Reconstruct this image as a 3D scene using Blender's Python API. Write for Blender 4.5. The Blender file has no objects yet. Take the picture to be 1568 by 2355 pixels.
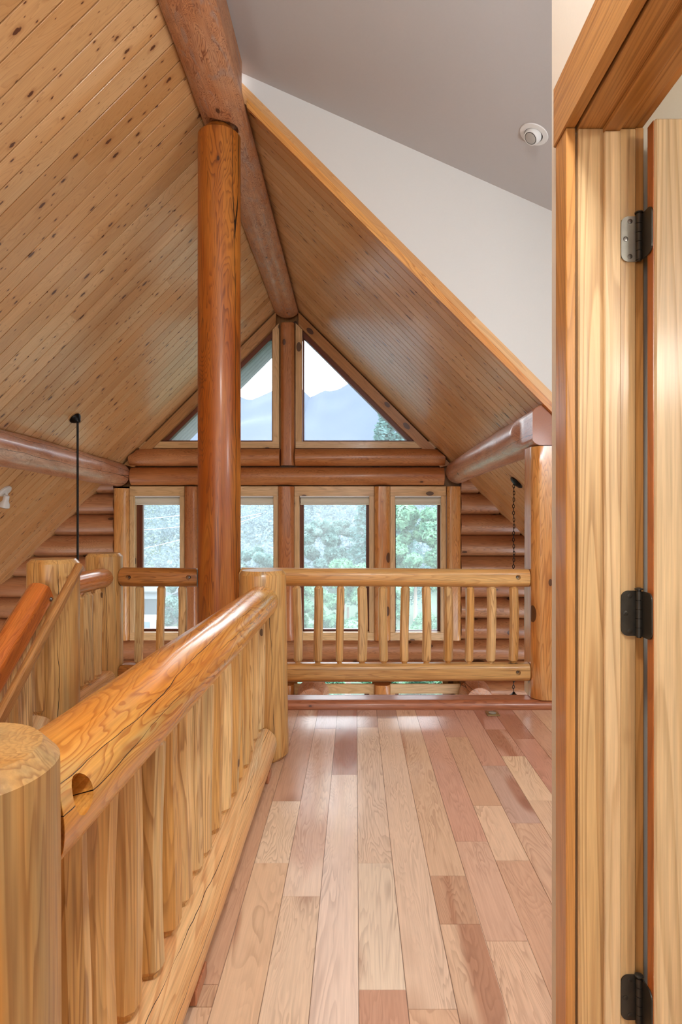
import bpy, math, random
from mathutils import Vector, Matrix, noise as mnoise

random.seed(7)
R = random.Random(11)
scene = bpy.context.scene
COL = scene.collection
PI = math.pi
EYE = 1.28
F = 1400.0            # focal length in pixels of the 1568 x 2355 frame
VX, VY = 818.0, 1186.0
FY = 7.8              # distance of the gable wall
S = F / FY
def FX(px): return (px - VX) / S
def FZ(py): return EYE - (py - VY) / S

SHEAR = 0.0212       # the ridge climbs slightly, so boards stay square to the plan
# ------------------------------------------------------------------ helpers
def lin(h):
    h = h.lstrip('#')
    out = []
    for i in (0, 2, 4):
        c = int(h[i:i+2], 16) / 255.0
        out.append(c / 12.92 if c <= 0.04045 else ((c + 0.055) / 1.055) ** 2.4)
    return (*out, 1.0)

def mesh_obj(name, verts, faces, mat, parent=None, smooth=False, matrix=None):
    me = bpy.data.meshes.new(name)
    me.from_pydata([tuple(v) for v in verts], [], faces)
    me.update()
    if smooth:
        me.polygons.foreach_set('use_smooth', [True] * len(me.polygons))
        try:
            me.set_sharp_from_angle(angle=math.radians(38))
        except Exception:
            pass
    o = bpy.data.objects.new(name, me)
    COL.objects.link(o)
    if mat is not None:
        me.materials.append(mat)
    if matrix is not None:
        o.matrix_world = matrix
    if parent is not None:
        o.parent = parent
    return o

class MB:
    """collects shapes that make ONE mesh object"""
    def __init__(s): s.v = []; s.f = []
    def add(s, verts, faces):
        b = len(s.v); s.v += [Vector(v) for v in verts]
        s.f += [tuple(b + i for i in f) for f in faces]
    def box(s, x0, x1, y0, y1, z0, z1, bev=0.0):
        if bev <= 0:
            s.add([(x, y, z) for z in (z0, z1) for y in (y0, y1) for x in (x0, x1)],
                  [(0,2,3,1), (4,5,7,6), (0,1,5,4), (2,6,7,3), (0,4,6,2), (1,3,7,5)])
            return
        b = bev
        vs = []; idx = {}
        X = (x0, x1); Y = (y0, y1); Z = (z0, z1)
        for i in (0, 1):
            for j in (0, 1):
                for k in (0, 1):
                    sx = b if i == 0 else -b; sy = b if j == 0 else -b; sz = b if k == 0 else -b
                    idx[(i,j,k,'x')] = len(vs); vs.append((X[i], Y[j]+sy, Z[k]+sz))
                    idx[(i,j,k,'y')] = len(vs); vs.append((X[i]+sx, Y[j], Z[k]+sz))
                    idx[(i,j,k,'z')] = len(vs); vs.append((X[i]+sx, Y[j]+sy, Z[k]))
        fs = []
        for i in (0, 1):
            q = [idx[(i,0,0,'x')], idx[(i,1,0,'x')], idx[(i,1,1,'x')], idx[(i,0,1,'x')]]; fs.append(tuple(q if i else q[::-1]))
            q = [idx[(0,i,0,'y')], idx[(1,i,0,'y')], idx[(1,i,1,'y')], idx[(0,i,1,'y')]]; fs.append(tuple(q[::-1] if i else q))
            q = [idx[(0,0,i,'z')], idx[(1,0,i,'z')], idx[(1,1,i,'z')], idx[(0,1,i,'z')]]; fs.append(tuple(q if i else q[::-1]))
        for a in (0, 1):
            for c in (0, 1):
                q = [idx[(a,c,0,'x')], idx[(a,c,1,'x')], idx[(a,c,1,'y')], idx[(a,c,0,'y')]]; fs.append(tuple(q if (a == c) else q[::-1]))
                q = [idx[(a,0,c,'x')], idx[(a,1,c,'x')], idx[(a,1,c,'z')], idx[(a,0,c,'z')]]; fs.append(tuple(q[::-1] if (a == c) else q))
                q = [idx[(0,a,c,'y')], idx[(1,a,c,'y')], idx[(1,a,c,'z')], idx[(0,a,c,'z')]]; fs.append(tuple(q if (a == c) else q[::-1]))
                fs.append((idx[(a,c,0,'x')], idx[(a,c,0,'y')], idx[(a,c,0,'z')]) if (a == c) else (idx[(a,c,0,'x')], idx[(a,c,0,'z')], idx[(a,c,0,'y')]))
                fs.append((idx[(a,c,1,'x')], idx[(a,c,1,'z')], idx[(a,c,1,'y')]) if (a == c) else (idx[(a,c,1,'x')], idx[(a,c,1,'y')], idx[(a,c,1,'z')]))
        s.add(vs, fs)
    def prism(s, pts, y0, y1):
        """polygon (x,z) given counter-clockwise seen from -Y, extruded along Y"""
        n = len(pts)
        vs = [(x, y0, z) for x, z in pts] + [(x, y1, z) for x, z in pts]
        fs = [tuple(range(n)), tuple(range(2*n-1, n-1, -1))]
        for i in range(n):
            j = (i + 1) % n
            fs.append((i, i + n, j + n, j))
        s.add(vs, fs)
    def tube(s, p0, p1, r0, r1=None, seg=16, caps=True):
        r1 = r0 if r1 is None else r1
        p0 = Vector(p0); p1 = Vector(p1)
        d = (p1 - p0).normalized()
        a = d.orthogonal().normalized(); b = d.cross(a)
        vs = []
        for p, r in ((p0, r0), (p1, r1)):
            for i in range(seg):
                t = 2 * PI * i / seg
                vs.append(p + (a * math.cos(t) + b * math.sin(t)) * r)
        fs = [(i, (i+1) % seg, seg + (i+1) % seg, seg + i) for i in range(seg)]
        if caps:
            fs += [tuple(range(seg-1, -1, -1)), tuple(range(seg, 2*seg))]
        s.add(vs, fs)
    def lathe(s, prof, seg=32, M=None):
        """profile of (r, z) revolved round local Z; closed at r=0 ends"""
        M = M or Matrix()
        vs = []
        for r, z in prof:
            for i in range(seg):
                t = 2 * PI * i / seg
                vs.append(M @ Vector((r * math.cos(t), r * math.sin(t), z)))
        fs = []
        for k in range(len(prof) - 1):
            for i in range(seg):
                j = (i + 1) % seg
                fs.append((k*seg+i, k*seg+j, (k+1)*seg+j, (k+1)*seg+i))
        fs.append(tuple(range(seg-1, -1, -1)))
        fs.append(tuple(range((len(prof)-1)*seg, len(prof)*seg)))
        s.add(vs, fs)
    def build(s, name, mat, parent=None, smooth=False):
        return mesh_obj(name, s.v, s.f, mat, parent, smooth)

def tag(o, label=None, cat=None, group=None, kind=None):
    if label: o['label'] = label
    if cat: o['category'] = cat
    if group: o['group'] = group
    if kind: o['kind'] = kind
    return o
def empty(name, loc=(0, 0, 0)):
    o = bpy.data.objects.new(name, None); COL.objects.link(o)
    o.empty_display_size = 0.1
    o.location = loc
    return o
def put(o, parent):
    """parent keeping the world place"""
    bpy.context.view_layer.update()
    o.parent = parent
    o.matrix_parent_inverse = parent.matrix_world.inverted()
    return o
def struct(o): o['kind'] = 'structure'; return o

def axis_matrix(p0, p1, up=(0, 0, 1)):
    z = (Vector(p1) - Vector(p0)).normalized()
    u = Vector(up)
    if abs(z.dot(u)) > 0.95: u = Vector((0, 1, 0))
    x = u.cross(z).normalized(); y = z.cross(x)
    M = Matrix((x, y, z)).transposed().to_4x4()
    M.translation = Vector(p0)
    return M

def log(name, p0, p1, r0, r1, mat, parent=None, seg=40, rings=None, wob=0.035, bend=0.006,
        cham=0.012, flats=(), clip=None, end0=None, end1=None, facet=0.0, seed=None, smooth=True, endmat=None):
    """a peeled log: local Z runs along the grain.  flats = [(world direction, distance)],
    clip(world point) -> world point, end0/end1(offset across) -> extra length taken off that end"""
    seed = R.uniform(0, 500) if seed is None else seed
    M = axis_matrix(p0, p1); Mi = M.inverted(); R3 = M.to_3x3(); Ri = R3.inverted()
    L = (Vector(p1) - Vector(p0)).length
    n = rings or max(6, int(L / 0.09))
    zs = [0.0] + ([cham] if cham else []) + [cham + (L - 2*cham) * i / n for i in range(1, n)] + ([L - cham] if cham else []) + [L]
    lf = [((Ri @ Vector(d)).normalized(), dist) for d, dist in flats]
    vs = []
    for k, z in enumerate(zs):
        t = z / L
        r = r0 + (r1 - r0) * t
        endk = (k == 0 or k == len(zs) - 1)
        if endk and cham: r -= cham * 0.9
        bx = bend * math.sin(PI * t + seed) * (1 if L > 0.8 else .4) + 0.35 * bend * math.sin(5 * t + seed * 2)
        by = bend * math.cos(2.6 * t + seed * 1.7)
        for i in range(seg):
            a = 2 * PI * i / seg
            c, s_ = math.cos(a), math.sin(a)
            w = 1 + wob * mnoise.noise(Vector((c * 1.1 + seed, s_ * 1.1, z * 1.6 + seed))) \
                  + wob * .35 * mnoise.noise(Vector((c * 3 + seed, s_ * 3, z * 6)))
            if facet:
                w *= 1 - facet * max(0, mnoise.noise(Vector((round(a * 1.3 + seed) * 3.3, seed, round(z * 2 + seed)))))
            p = Vector((c * r * w + bx, s_ * r * w + by, z))
            for d, dist in lf:
                e = p.x * d.x + p.y * d.y - dist
                if e > 0: p.x -= d.x * e; p.y -= d.y * e
            if k <= 1 and end0:
                p.z = end0(R3 @ Vector((p.x, p.y, 0))) + (0 if k == 0 else cham)
            elif end0 and z < .35:
                p.z = max(p.z, end0(R3 @ Vector((p.x, p.y, 0))) + cham + .002 * k)
            kk = len(zs) - 1 - k
            if kk <= 1 and end1:
                p.z = L - end1(R3 @ Vector((p.x, p.y, 0))) - (0 if kk == 0 else cham)
            elif end1 and L - z < .35:
                p.z = min(p.z, L - end1(R3 @ Vector((p.x, p.y, 0))) - cham - .002 * kk)
            if clip:
                p = Mi @ clip(M @ p)
            vs.append(p)
    fs = []
    m = len(zs)
    for k in range(m - 1):
        for i in range(seg):
            j = (i + 1) % seg
            fs.append((k*seg+i, k*seg+j, (k+1)*seg+j, (k+1)*seg+i))
    ncap = len(fs)
    for which, b0 in ((0, 0), (1, (m-1)*seg)):
        fn = end1 if which else end0
        ctr = sum((vs[b0+i] for i in range(seg)), Vector()) / seg
        prev = [b0 + i for i in range(seg)]
        def place(p):
            if fn:
                e = fn(R3 @ Vector((p.x, p.y, 0)))
                p.z = (L - e) if which else e
            return p
        for k in (.75, .5, .25):
            cur = []
            for i in range(seg):
                cur.append(len(vs)); vs.append(place(ctr.lerp(vs[b0+i], k)))
            for i in range(seg):
                j = (i + 1) % seg
                q = (prev[i], cur[i], cur[j], prev[j])
                fs.append(q[::-1] if which else q)
            prev = cur
        c = len(vs); vs.append(place(ctr.copy()))
        for i in range(seg):
            j = (i + 1) % seg
            fs.append((c, prev[i], prev[j]) if which else (c, prev[j], prev[i]))
    o = mesh_obj(name, vs, fs, mat, None, smooth, M)
    if endmat:
        o.data.materials.append(endmat)
        for p_ in o.data.polygons[ncap:]: p_.material_index = 1
    if parent is not None: put(o, parent)
    return o

def cope(Rn, across, shift=0.0):
    """end shape that fits round an upright log of radius Rn; `across` = unit world vector across the rail"""
    a = Vector(across)
    def f(off):
        u = off.dot(a) + shift
        return math.sqrt(max(Rn * Rn - u * u, 0.0))
    return f

def bore(o, p, d, r, depth):
    """real bolt hole cut into o at world point p going along d"""
    p = Vector(p); d = Vector(d).normalized()
    mb = MB(); mb.tube(p - d * 0.06, p + d * depth, r, r, 20)
    c = mb.build('cutter', None)
    if o.data.materials: c.data.materials.append(o.data.materials[0])
    m = o.modifiers.new('b', 'BOOLEAN'); m.operation = 'DIFFERENCE'; m.object = c; m.solver = 'EXACT'
    bpy.context.view_layer.update()
    dg = bpy.context.evaluated_depsgraph_get()
    me = bpy.data.meshes.new_from_object(o.evaluated_get(dg))
    o.modifiers.remove(m)
    o.data = me
    bpy.data.objects.remove(c)

# ------------------------------------------------------------------ materials
class NT:
    def __init__(s, name):
        s.m = bpy.data.materials.new(name); s.m.use_nodes = True
        s.t = s.m.node_tree; s.t.nodes.clear()
        s.out = s.n('ShaderNodeOutputMaterial')
    def n(s, typ, **kw):
        nd = s.t.nodes.new(typ)
        for k, v in kw.items(): setattr(nd, k, v)
        return nd
    def set(s, sock, v):
        if isinstance(v, bpy.types.NodeSocket): s.t.links.new(v, sock)
        else: sock.default_value = v
    def math(s, op, a, b=None, c=None, clamp=False):
        nd = s.n('ShaderNodeMath', operation=op, use_clamp=clamp)
        s.set(nd.inputs[0], a)
        if b is not None: s.set(nd.inputs[1], b)
        if c is not None: s.set(nd.inputs[2], c)
        return nd.outputs[0]
    def vmath(s, op, a, b=None):
        nd = s.n('ShaderNodeVectorMath', operation=op)
        s.set(nd.inputs[0], a)
        if b is not None: s.set(nd.inputs[1], b)
        return nd.outputs[0]
    def mix(s, f, a, b, typ='MIX'):
        nd = s.n('ShaderNodeMix', data_type='RGBA', blend_type=typ, clamp_factor=True)
        s.set(nd.inputs[0], f); s.set(nd.inputs[6], a); s.set(nd.inputs[7], b)
        return nd.outputs[2]
    def noise(s, vec, scale, detail=2.0, rough=0.5, dist=0.0):
        nd = s.n('ShaderNodeTexNoise')
        s.set(nd.inputs['Vector'], vec); nd.inputs['Scale'].default_value = scale
        nd.inputs['Detail'].default_value = detail; nd.inputs['Roughness'].default_value = rough
        nd.inputs['Distortion'].default_value = dist
        return nd.outputs[0]
    def ramp(s, f, a, b):
        nd = s.n('ShaderNodeMapRange', interpolation_type='SMOOTHSTEP')
        s.set(nd.inputs[0], f); nd.inputs[1].default_value = a; nd.inputs[2].default_value = b
        return nd.outputs[0]
    def principled(s, col, rough=0.4, coat=0.0, bump=None, bstr=0.2, bdist=0.002, metal=0.0, spec=0.5, coat_rough=0.15):
        p = s.n('ShaderNodeBsdfPrincipled')
        s.set(p.inputs['Base Color'], col); s.set(p.inputs['Roughness'], rough)
        s.set(p.inputs['Metallic'], metal)
        p.inputs['Specular IOR Level'].default_value = spec
        p.inputs['Coat Weight'].default_value = coat; p.inputs['Coat Roughness'].default_value = coat_rough
        if bump is not None:
            b = s.n('ShaderNodeBump'); b.inputs['Strength'].default_value = bstr; b.inputs['Distance'].default_value = bdist
            s.set(b.inputs['Height'], bump)
            s.t.links.new(b.outputs[0], p.inputs['Normal'])
        s.t.links.new(p.outputs[0], s.out.inputs[0])
        return p

def obj_coords(N, stretch, axis='z'):
    tc = N.n('ShaderNodeTexCoord'); oi = N.n('ShaderNodeObjectInfo')
    off = N.n('ShaderNodeCombineXYZ')
    r = oi.outputs['Random']
    N.set(off.inputs[0], N.math('MULTIPLY', r, 37.0)); N.set(off.inputs[1], N.math('MULTIPLY', r, 91.0)); N.set(off.inputs[2], N.math('MULTIPLY', r, 53.0))
    base = N.vmath('ADD', tc.outputs['Object'], off.outputs[0])
    sc = {'z': (1, 1, stretch), 'x': (stretch, 1, 1), 'y': (1, stretch, 1)}[axis]
    return base, N.vmath('MULTIPLY', base, sc), r

def wood(name, dark, mid, light, grey=None, ring=26.0, rscale=5.0, stretch=0.16, line=0.55, knots=1.0, kscale=5.0,
         rough=0.36, coat=0.25, cracks=0.0, axis='z', patch=0.9, bstr=0.15, vary=0.12, knotcol='3a1c0e', seams=()):
    N = NT(name)
    base, st, r = obj_coords(N, stretch, axis)
    n1 = N.noise(st, rscale, 3.0, 0.5, 0.7)
    ringv = N.math('FRACT', N.math('MULTIPLY', n1, ring * 2.2))
    # growth rings: soft light earlywood turning to a thin dark line, fading back quickly
    up = N.ramp(ringv, 0.25, 0.90); dn = N.ramp(ringv, 1.0, 0.90)
    lineF = N.math('MULTIPLY', N.math('POWER', up, 2.0), dn)
    lineF = N.math('MULTIPLY', lineF, N.ramp(N.noise(st, rscale * 1.7, 2), 0.20, 0.60))
    p1 = N.ramp(N.noise(st, rscale * 0.55, 3, 0.55, 1.2), 0.36, 0.64)
    col = N.mix(N.math('MULTIPLY', p1, patch), lin(mid), lin(light))
    if grey:
        p2 = N.ramp(N.noise(st, rscale * 0.9, 2, 0.5, 2.0), 0.52, 0.68)
        col = N.mix(N.math('MULTIPLY', p2, 0.75), col, lin(grey))
    col = N.mix(N.math('MULTIPLY', lineF, line), col, lin(dark))
    # soft broad tone of each ring
    col = N.mix(N.math('MULTIPLY', N.ramp(N.noise(st, rscale * 0.8, 4, 0.6, 1.5), 0.50, 0.75), 0.45 * line), col, lin(dark))
    fs = {'z': (1, 1, 0.03), 'x': (0.03, 1, 1), 'y': (1, 0.03, 1)}[axis]
    fib = N.noise(N.vmath('MULTIPLY', base, fs), 160.0, 2, 0.6)
    hsv = N.n('ShaderNodeHueSaturation')
    val = N.math('ADD', N.math('MULTIPLY', N.math('SUBTRACT', fib, 0.5), 0.75), N.math('ADD', 1.0 - vary / 2, N.math('MULTIPLY', r, vary)))
    N.set(hsv.inputs['Value'], val); N.set(hsv.inputs['Color'], col)
    col = hsv.outputs[0]
    if knots > 0:
        ks = {'z': (1, 1, 0.55), 'x': (0.55, 1, 1), 'y': (1, 0.55, 1)}[axis]
        v = N.n('ShaderNodeTexVoronoi'); N.set(v.inputs['Vector'], N.vmath('MULTIPLY', base, ks)); v.inputs['Scale'].default_value = kscale
        d = v.outputs['Distance']
        sp = N.n('ShaderNodeSeparateColor'); N.set(sp.inputs[0], v.outputs['Color'])
        size = N.math('MULTIPLY', N.math('POWER', sp.outputs[0], 1.5), 0.17 * knots)
        core = N.math('LESS_THAN', d, size)
        halo = N.math('SUBTRACT', 1.0, N.ramp(N.math('DIVIDE', d, N.math('ADD', size, 0.001)), 0.9, 2.6))
        col = N.mix(N.math('MULTIPLY', halo, 0.35), col, lin(dark))
        col = N.mix(N.math('MULTIPLY', core, 0.85), col, lin(knotcol))
    if cracks > 0:
        cs = {'z': (1, 1, 0.035), 'x': (0.035, 1, 1), 'y': (1, 0.035, 1)}[axis]
        wob = N.n('ShaderNodeTexNoise'); N.set(wob.inputs['Vector'], st); wob.inputs['Scale'].default_value = 9
        vv = N.vmath('ADD', N.vmath('MULTIPLY', base, cs), N.vmath('MULTIPLY', wob.outputs['Color'], (0.05, 0.05, 0.0)))
        v2 = N.n('ShaderNodeTexVoronoi', feature='DISTANCE_TO_EDGE'); N.set(v2.inputs['Vector'], vv); v2.inputs['Scale'].default_value = 4.2
        gate = N.ramp(N.noise(N.vmath('MULTIPLY', base, cs), 5.0, 1), 0.42, 0.56)
        cr = N.math('MULTIPLY', N.math('LESS_THAN', v2.outputs['Distance'], N.math('MULTIPLY', gate, 0.009 * cracks)), gate)
        col = N.mix(cr, col, lin('140a06'))
    if seams:
        t2 = N.n('ShaderNodeTexCoord'); s2 = N.n('ShaderNodeSeparateXYZ'); N.set(s2.inputs[0], t2.outputs['Object'])
        ang = N.math('ARCTAN2', s2.outputs[1], s2.outputs[0])
        ang = N.math('FLOORED_MODULO', ang, 2 * PI)
        for q, th in enumerate(seams):
            cz = N.n('ShaderNodeCombineXYZ'); N.set(cz.inputs[0], N.math('MULTIPLY', r, 40.0)); N.set(cz.inputs[1], q * 7.7); N.set(cz.inputs[2], s2.outputs[2])
            wv = N.math('ADD', N.math('MULTIPLY', N.math('SUBTRACT', N.noise(cz.outputs[0], 1.3, 1), 0.5), 0.9), N.math('MULTIPLY', N.math('SUBTRACT', N.noise(cz.outputs[0], 9.0, 2), 0.5), 0.12))
            gw = N.math('MULTIPLY', N.ramp(N.noise(cz.outputs[0], 2.6, 2), 0.36, 0.60), 0.011)
            dd = N.math('ABSOLUTE', N.math('SUBTRACT', N.math('SUBTRACT', ang, th), wv))
            col = N.mix(N.math('LESS_THAN', dd, gw), col, lin('1c0f07'))
    N.principled(col, rough, coat, N.math('SUBTRACT', fib, N.math('MULTIPLY', lineF, 0.5)), bstr, 0.002)
    return N.m

def plain(name, col, rough=0.5, metal=0.0, nscale=0, bstr=0.1, var=0.06, spec=0.5, coat=0.0):
    N = NT(name)
    tc = N.n('ShaderNodeTexCoord')
    nz = N.noise(tc.outputs['Object'], nscale or 30.0, 4, 0.6)
    c = lin(col)
    c2 = tuple(min(1, x * (1 + var)) for x in c[:3]) + (1,)
    c1 = tuple(x * (1 - var) for x in c[:3]) + (1,)
    N.principled(N.mix(nz, c1, c2), rough, coat, nz if nscale else None, bstr, 0.002, metal, spec)
    return N.m

def board_material(name, mids, dark, knotcol, rough=0.38):
    """knotty tongue-and-groove boards: local X along the board, boards 0.13 m wide along local Y"""
    N = NT(name)
    tc = N.n('ShaderNodeTexCoord')
    sp = N.n('ShaderNodeSeparateXYZ'); N.set(sp.inputs[0], tc.outputs['Object'])
    yb = N.math('DIVIDE', N.math('ADD', sp.outputs[1], N.math('MULTIPLY', sp.outputs[0], SHEAR)), 0.13)
    idx = N.math('FLOOR', yb)
    wn = N.n('ShaderNodeTexWhiteNoise', noise_dimensions='1D'); N.set(wn.inputs['W'], idx)
    rnd = wn.outputs['Value']
    # butt joints: board length differs per row
    seg = N.math('FLOOR', N.math('ADD', N.math('DIVIDE', sp.outputs[0], 2.9), N.math('MULTIPLY', rnd, 7.0)))
    wn2 = N.n('ShaderNodeTexWhiteNoise', noise_dimensions='2D')
    cv = N.n('ShaderNodeCombineXYZ'); N.set(cv.inputs[0], idx); N.set(cv.inputs[1], seg); N.set(wn2.inputs['Vector'], cv.outputs[0])
    r2 = wn2.outputs['Value']
    off = N.n('ShaderNodeCombineXYZ'); N.set(off.inputs[0], N.math('MULTIPLY', r2, 57.0)); N.set(off.inputs[1], 0.0); N.set(off.inputs[2], N.math('MULTIPLY', r2, 33.0))
    base = N.vmath('ADD', tc.outputs['Object'], off.outputs[0])
    st = N.vmath('MULTIPLY', base, (0.09, 1, 1))
    n1 = N.noise(st, 9.0, 2.5, 0.5, 0.6)
    ringv = N.math('FRACT', N.math('MULTIPLY', n1, 26.0))
    lineF = N.math('POWER', ringv, 4.0)
    col = N.mix(r2, lin(mids[0]), lin(mids[1]))
    col = N.mix(N.math('MULTIPLY', N.ramp(N.noise(st, 4.0, 3), 0.42, 0.7), 0.7), col, lin(mids[2]))
    col = N.mix(N.math('MULTIPLY', lineF, 0.30), col, lin(dark))
    fib = N.noise(N.vmath('MULTIPLY', base, (0.02, 1, 1)), 170.0, 2, 0.6)
    hsv = N.n('ShaderNodeHueSaturation'); N.set(hsv.inputs['Color'], col)
    N.set(hsv.inputs['Value'], N.math('ADD', 0.9, N.math('ADD', N.math('MULTIPLY', N.math('SUBTRACT', fib, 0.5), 0.25), N.math('MULTIPLY', rnd, 0.2))))
    col = hsv.outputs[0]
    for sx, sy, mx, seedv, gate in ((3.6, 1.15, 0.115, 3.1, 0.45), (8.0, 2.6, 0.12, 17.0, 0.66)):
        kv = N.n('ShaderNodeCombineXYZ')
        N.set(kv.inputs[0], N.math('MULTIPLY', N.math('ADD', sp.outputs[0], N.math('MULTIPLY', rnd, 3.0)), sx))
        N.set(kv.inputs[1], N.math('ADD', N.math('MULTIPLY', yb, sy), seedv))
        v = N.n('ShaderNodeTexVoronoi', voronoi_dimensions='2D'); wobn = N.n('ShaderNodeTexNoise'); N.set(wobn.inputs['Vector'], base); wobn.inputs['Scale'].default_value = 55.0
        N.set(v.inputs['Vector'], N.vmath('ADD', kv.outputs[0], N.vmath('MULTIPLY', wobn.outputs['Color'], (.07, .12, 0)))); v.inputs['Scale'].default_value = 1.0
        sc = N.n('ShaderNodeSeparateColor'); N.set(sc.inputs[0], v.outputs['Color'])
        size = N.math('MULTIPLY', N.math('MULTIPLY', sc.outputs[0], N.math('GREATER_THAN', sc.outputs[1], gate)), mx)
        ratio = N.math('DIVIDE', v.outputs['Distance'], N.math('ADD', size, 0.0005))
        core = N.math('SUBTRACT', 1.0, N.ramp(ratio, 0.7, 1.0))
        halo = N.math('SUBTRACT', 1.0, N.ramp(ratio, 0.9, 2.4))
        col = N.mix(N.math('MULTIPLY', halo, 0.4), col, lin(dark))
        col = N.mix(N.math('MULTIPLY', core, 0.9), col, lin(knotcol))
    N.principled(col, 0.32, 0.25, fib, 0.08, 0.001)
    return N.m

def floor_material():
    N = NT('hickory_floor')
    tc = N.n('ShaderNodeTexCoord')
    at = N.n('ShaderNodeAttribute'); at.attribute_name = 'tone'
    sd = N.n('ShaderNodeAttribute'); sd.attribute_name = 'seed'
    s = sd.outputs['Fac']
    off = N.n('ShaderNodeCombineXYZ'); N.set(off.inputs[0], N.math('MULTIPLY', s, 31.0)); N.set(off.inputs[1], N.math('MULTIPLY', s, 67.0)); N.set(off.inputs[2], N.math('MULTIPLY', s, 45.0))
    base = N.vmath('ADD', tc.outputs['Object'], off.outputs[0])
    st = N.vmath('MULTIPLY', base, (1, 0.13, 1))
    n1 = N.noise(st, 5.0, 4.0, 0.5, 0.6)
    ringv = N.math('FRACT', N.math('MULTIPLY', n1, 40.0))
    lineF = N.math('MULTIPLY', N.math('POWER', N.ramp(ringv, 0.15, 0.9), 1.6), N.ramp(ringv, 1.0, 0.9))
    col = N.mix(0.18, at.outputs['Color'], lin('f2e8e0'))
    # brown heartwood and pale sapwood running through single planks
    h = N.ramp(N.noise(N.vmath('MULTIPLY', base, (1, 0.16, 1)), 3.6, 2, 0.5, 0.8), 0.56, 0.62)
    g = N.math('GREATER_THAN', N.math('FRACT', N.math('MULTIPLY', s, 7.31)), 0.45)
    col = N.mix(N.math('MULTIPLY', N.math('MULTIPLY', h, g), 0.62), col, lin('9c5c40'))
    p = N.ramp(N.noise(N.vmath('MULTIPLY', base, (1, 0.10, 1)), 3.0, 2, 0.5, 0.5), 0.62, 0.66)
    g2 = N.math('LESS_THAN', N.math('FRACT', N.math('MULTIPLY', s, 3.77)), 0.4)
    col = N.mix(N.math('MULTIPLY', N.math('MULTIPLY', p, g2), 0.75), col, lin('efd9c2'))
    lineF = N.math('MULTIPLY', lineF, N.ramp(N.noise(N.vmath('MULTIPLY', base, (1, .25, 1)), 9.0, 3), 0.30, 0.70))
    col = N.mix(N.math('MULTIPLY', lineF, 0.50), col, N.mix(0.6, col, lin('6b3a26')))
    fib = N.noise(N.vmath('MULTIPLY', base, (1, 0.03, 1)), 150.0, 2, 0.6)
    hsv = N.n('ShaderNodeHueSaturation'); N.set(hsv.inputs['Color'], col)
    N.set(hsv.inputs['Value'], N.math('ADD', 1.0, N.math('MULTIPLY', N.math('SUBTRACT', fib, 0.5), 0.34)))
    col = hsv.outputs[0]
    v = N.n('ShaderNodeTexVoronoi'); N.set(v.inputs['Vector'], N.vmath('MULTIPLY', base, (1, 0.4, 1))); v.inputs['Scale'].default_value = 5.0
    sc = N.n('ShaderNodeSeparateColor'); N.set(sc.inputs[0], v.outputs['Color'])
    size = N.math('MULTIPLY', N.math('POWER', sc.outputs[0], 2.0), 0.13)
    ratio = N.math('DIVIDE', v.outputs['Distance'], N.math('ADD', size, 0.001))
    col = N.mix(N.math('MULTIPLY', N.math('SUBTRACT', 1.0, N.ramp(ratio, 0.7, 3.0)), 0.5), col, lin('8a5236'))
    col = N.mix(N.math('MULTIPLY', N.math('SUBTRACT', 1.0, N.ramp(ratio, 0.5, 0.95)), 0.9), col, lin('2c150d'))
    N.principled(col, 0.24, 0.35, fib, 0.03, 0.001, coat_rough=0.22)
    return N.m

def glass_material():
    """clear pane with washed-out glare mixed in as a pale veil, a faint reflection"""
    N = NT('veiled_glass')
    tr = N.n('ShaderNodeBsdfTransparent'); tr.inputs[0].default_value = (0.97, 0.985, 0.99, 1)
    veil = N.n('ShaderNodeBsdfTranslucent'); veil.inputs[0].default_value = (0.95, 0.975, 1.0, 1)  # translucent veil imitating the hazy glare of the bright outdoors
    gl = N.n('ShaderNodeBsdfGlossy'); gl.inputs['Roughness'].default_value = 0.02
    tc = N.n('ShaderNodeTexCoord')
    f = N.math('ADD', 0.065, N.math('MULTIPLY', N.noise(tc.outputs['Object'], 5.0, 3), 0.03))
    m1 = N.n('ShaderNodeMixShader'); N.set(m1.inputs[0], f)
    N.t.links.new(tr.outputs[0], m1.inputs[1]); N.t.links.new(veil.outputs[0], m1.inputs[2])
    m2 = N.n('ShaderNodeMixShader')
    fr = N.n('ShaderNodeFresnel'); fr.inputs[0].default_value = 1.25
    N.t.links.new(fr.outputs[0], m2.inputs[0])
    N.t.links.new(m1.outputs[0], m2.inputs[1]); N.t.links.new(gl.outputs[0], m2.inputs[2])
    N.t.links.new(m2.outputs[0], N.out.inputs[0])
    return N.m

def leaf_material(name, a, b):
    N = NT(name)
    tc = N.n('ShaderNodeTexCoord')
    nz = N.noise(tc.outputs['Object'], 2.2, 3)
    oi = N.n('ShaderNodeObjectInfo')
    col = N.mix(N.ramp(nz, 0.35, 0.65), lin(a), lin(b))
    d = N.n('ShaderNodeBsdfDiffuse'); N.set(d.inputs[0], col)
    t = N.n('ShaderNodeBsdfTranslucent'); N.set(t.inputs[0], col)
    m = N.n('ShaderNodeMixShader'); m.inputs[0].default_value = 0.4
    N.t.links.new(d.outputs[0], m.inputs[1]); N.t.links.new(t.outputs[0], m.inputs[2])
    N.t.links.new(m.outputs[0], N.out.inputs[0])
    return N.m

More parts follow.
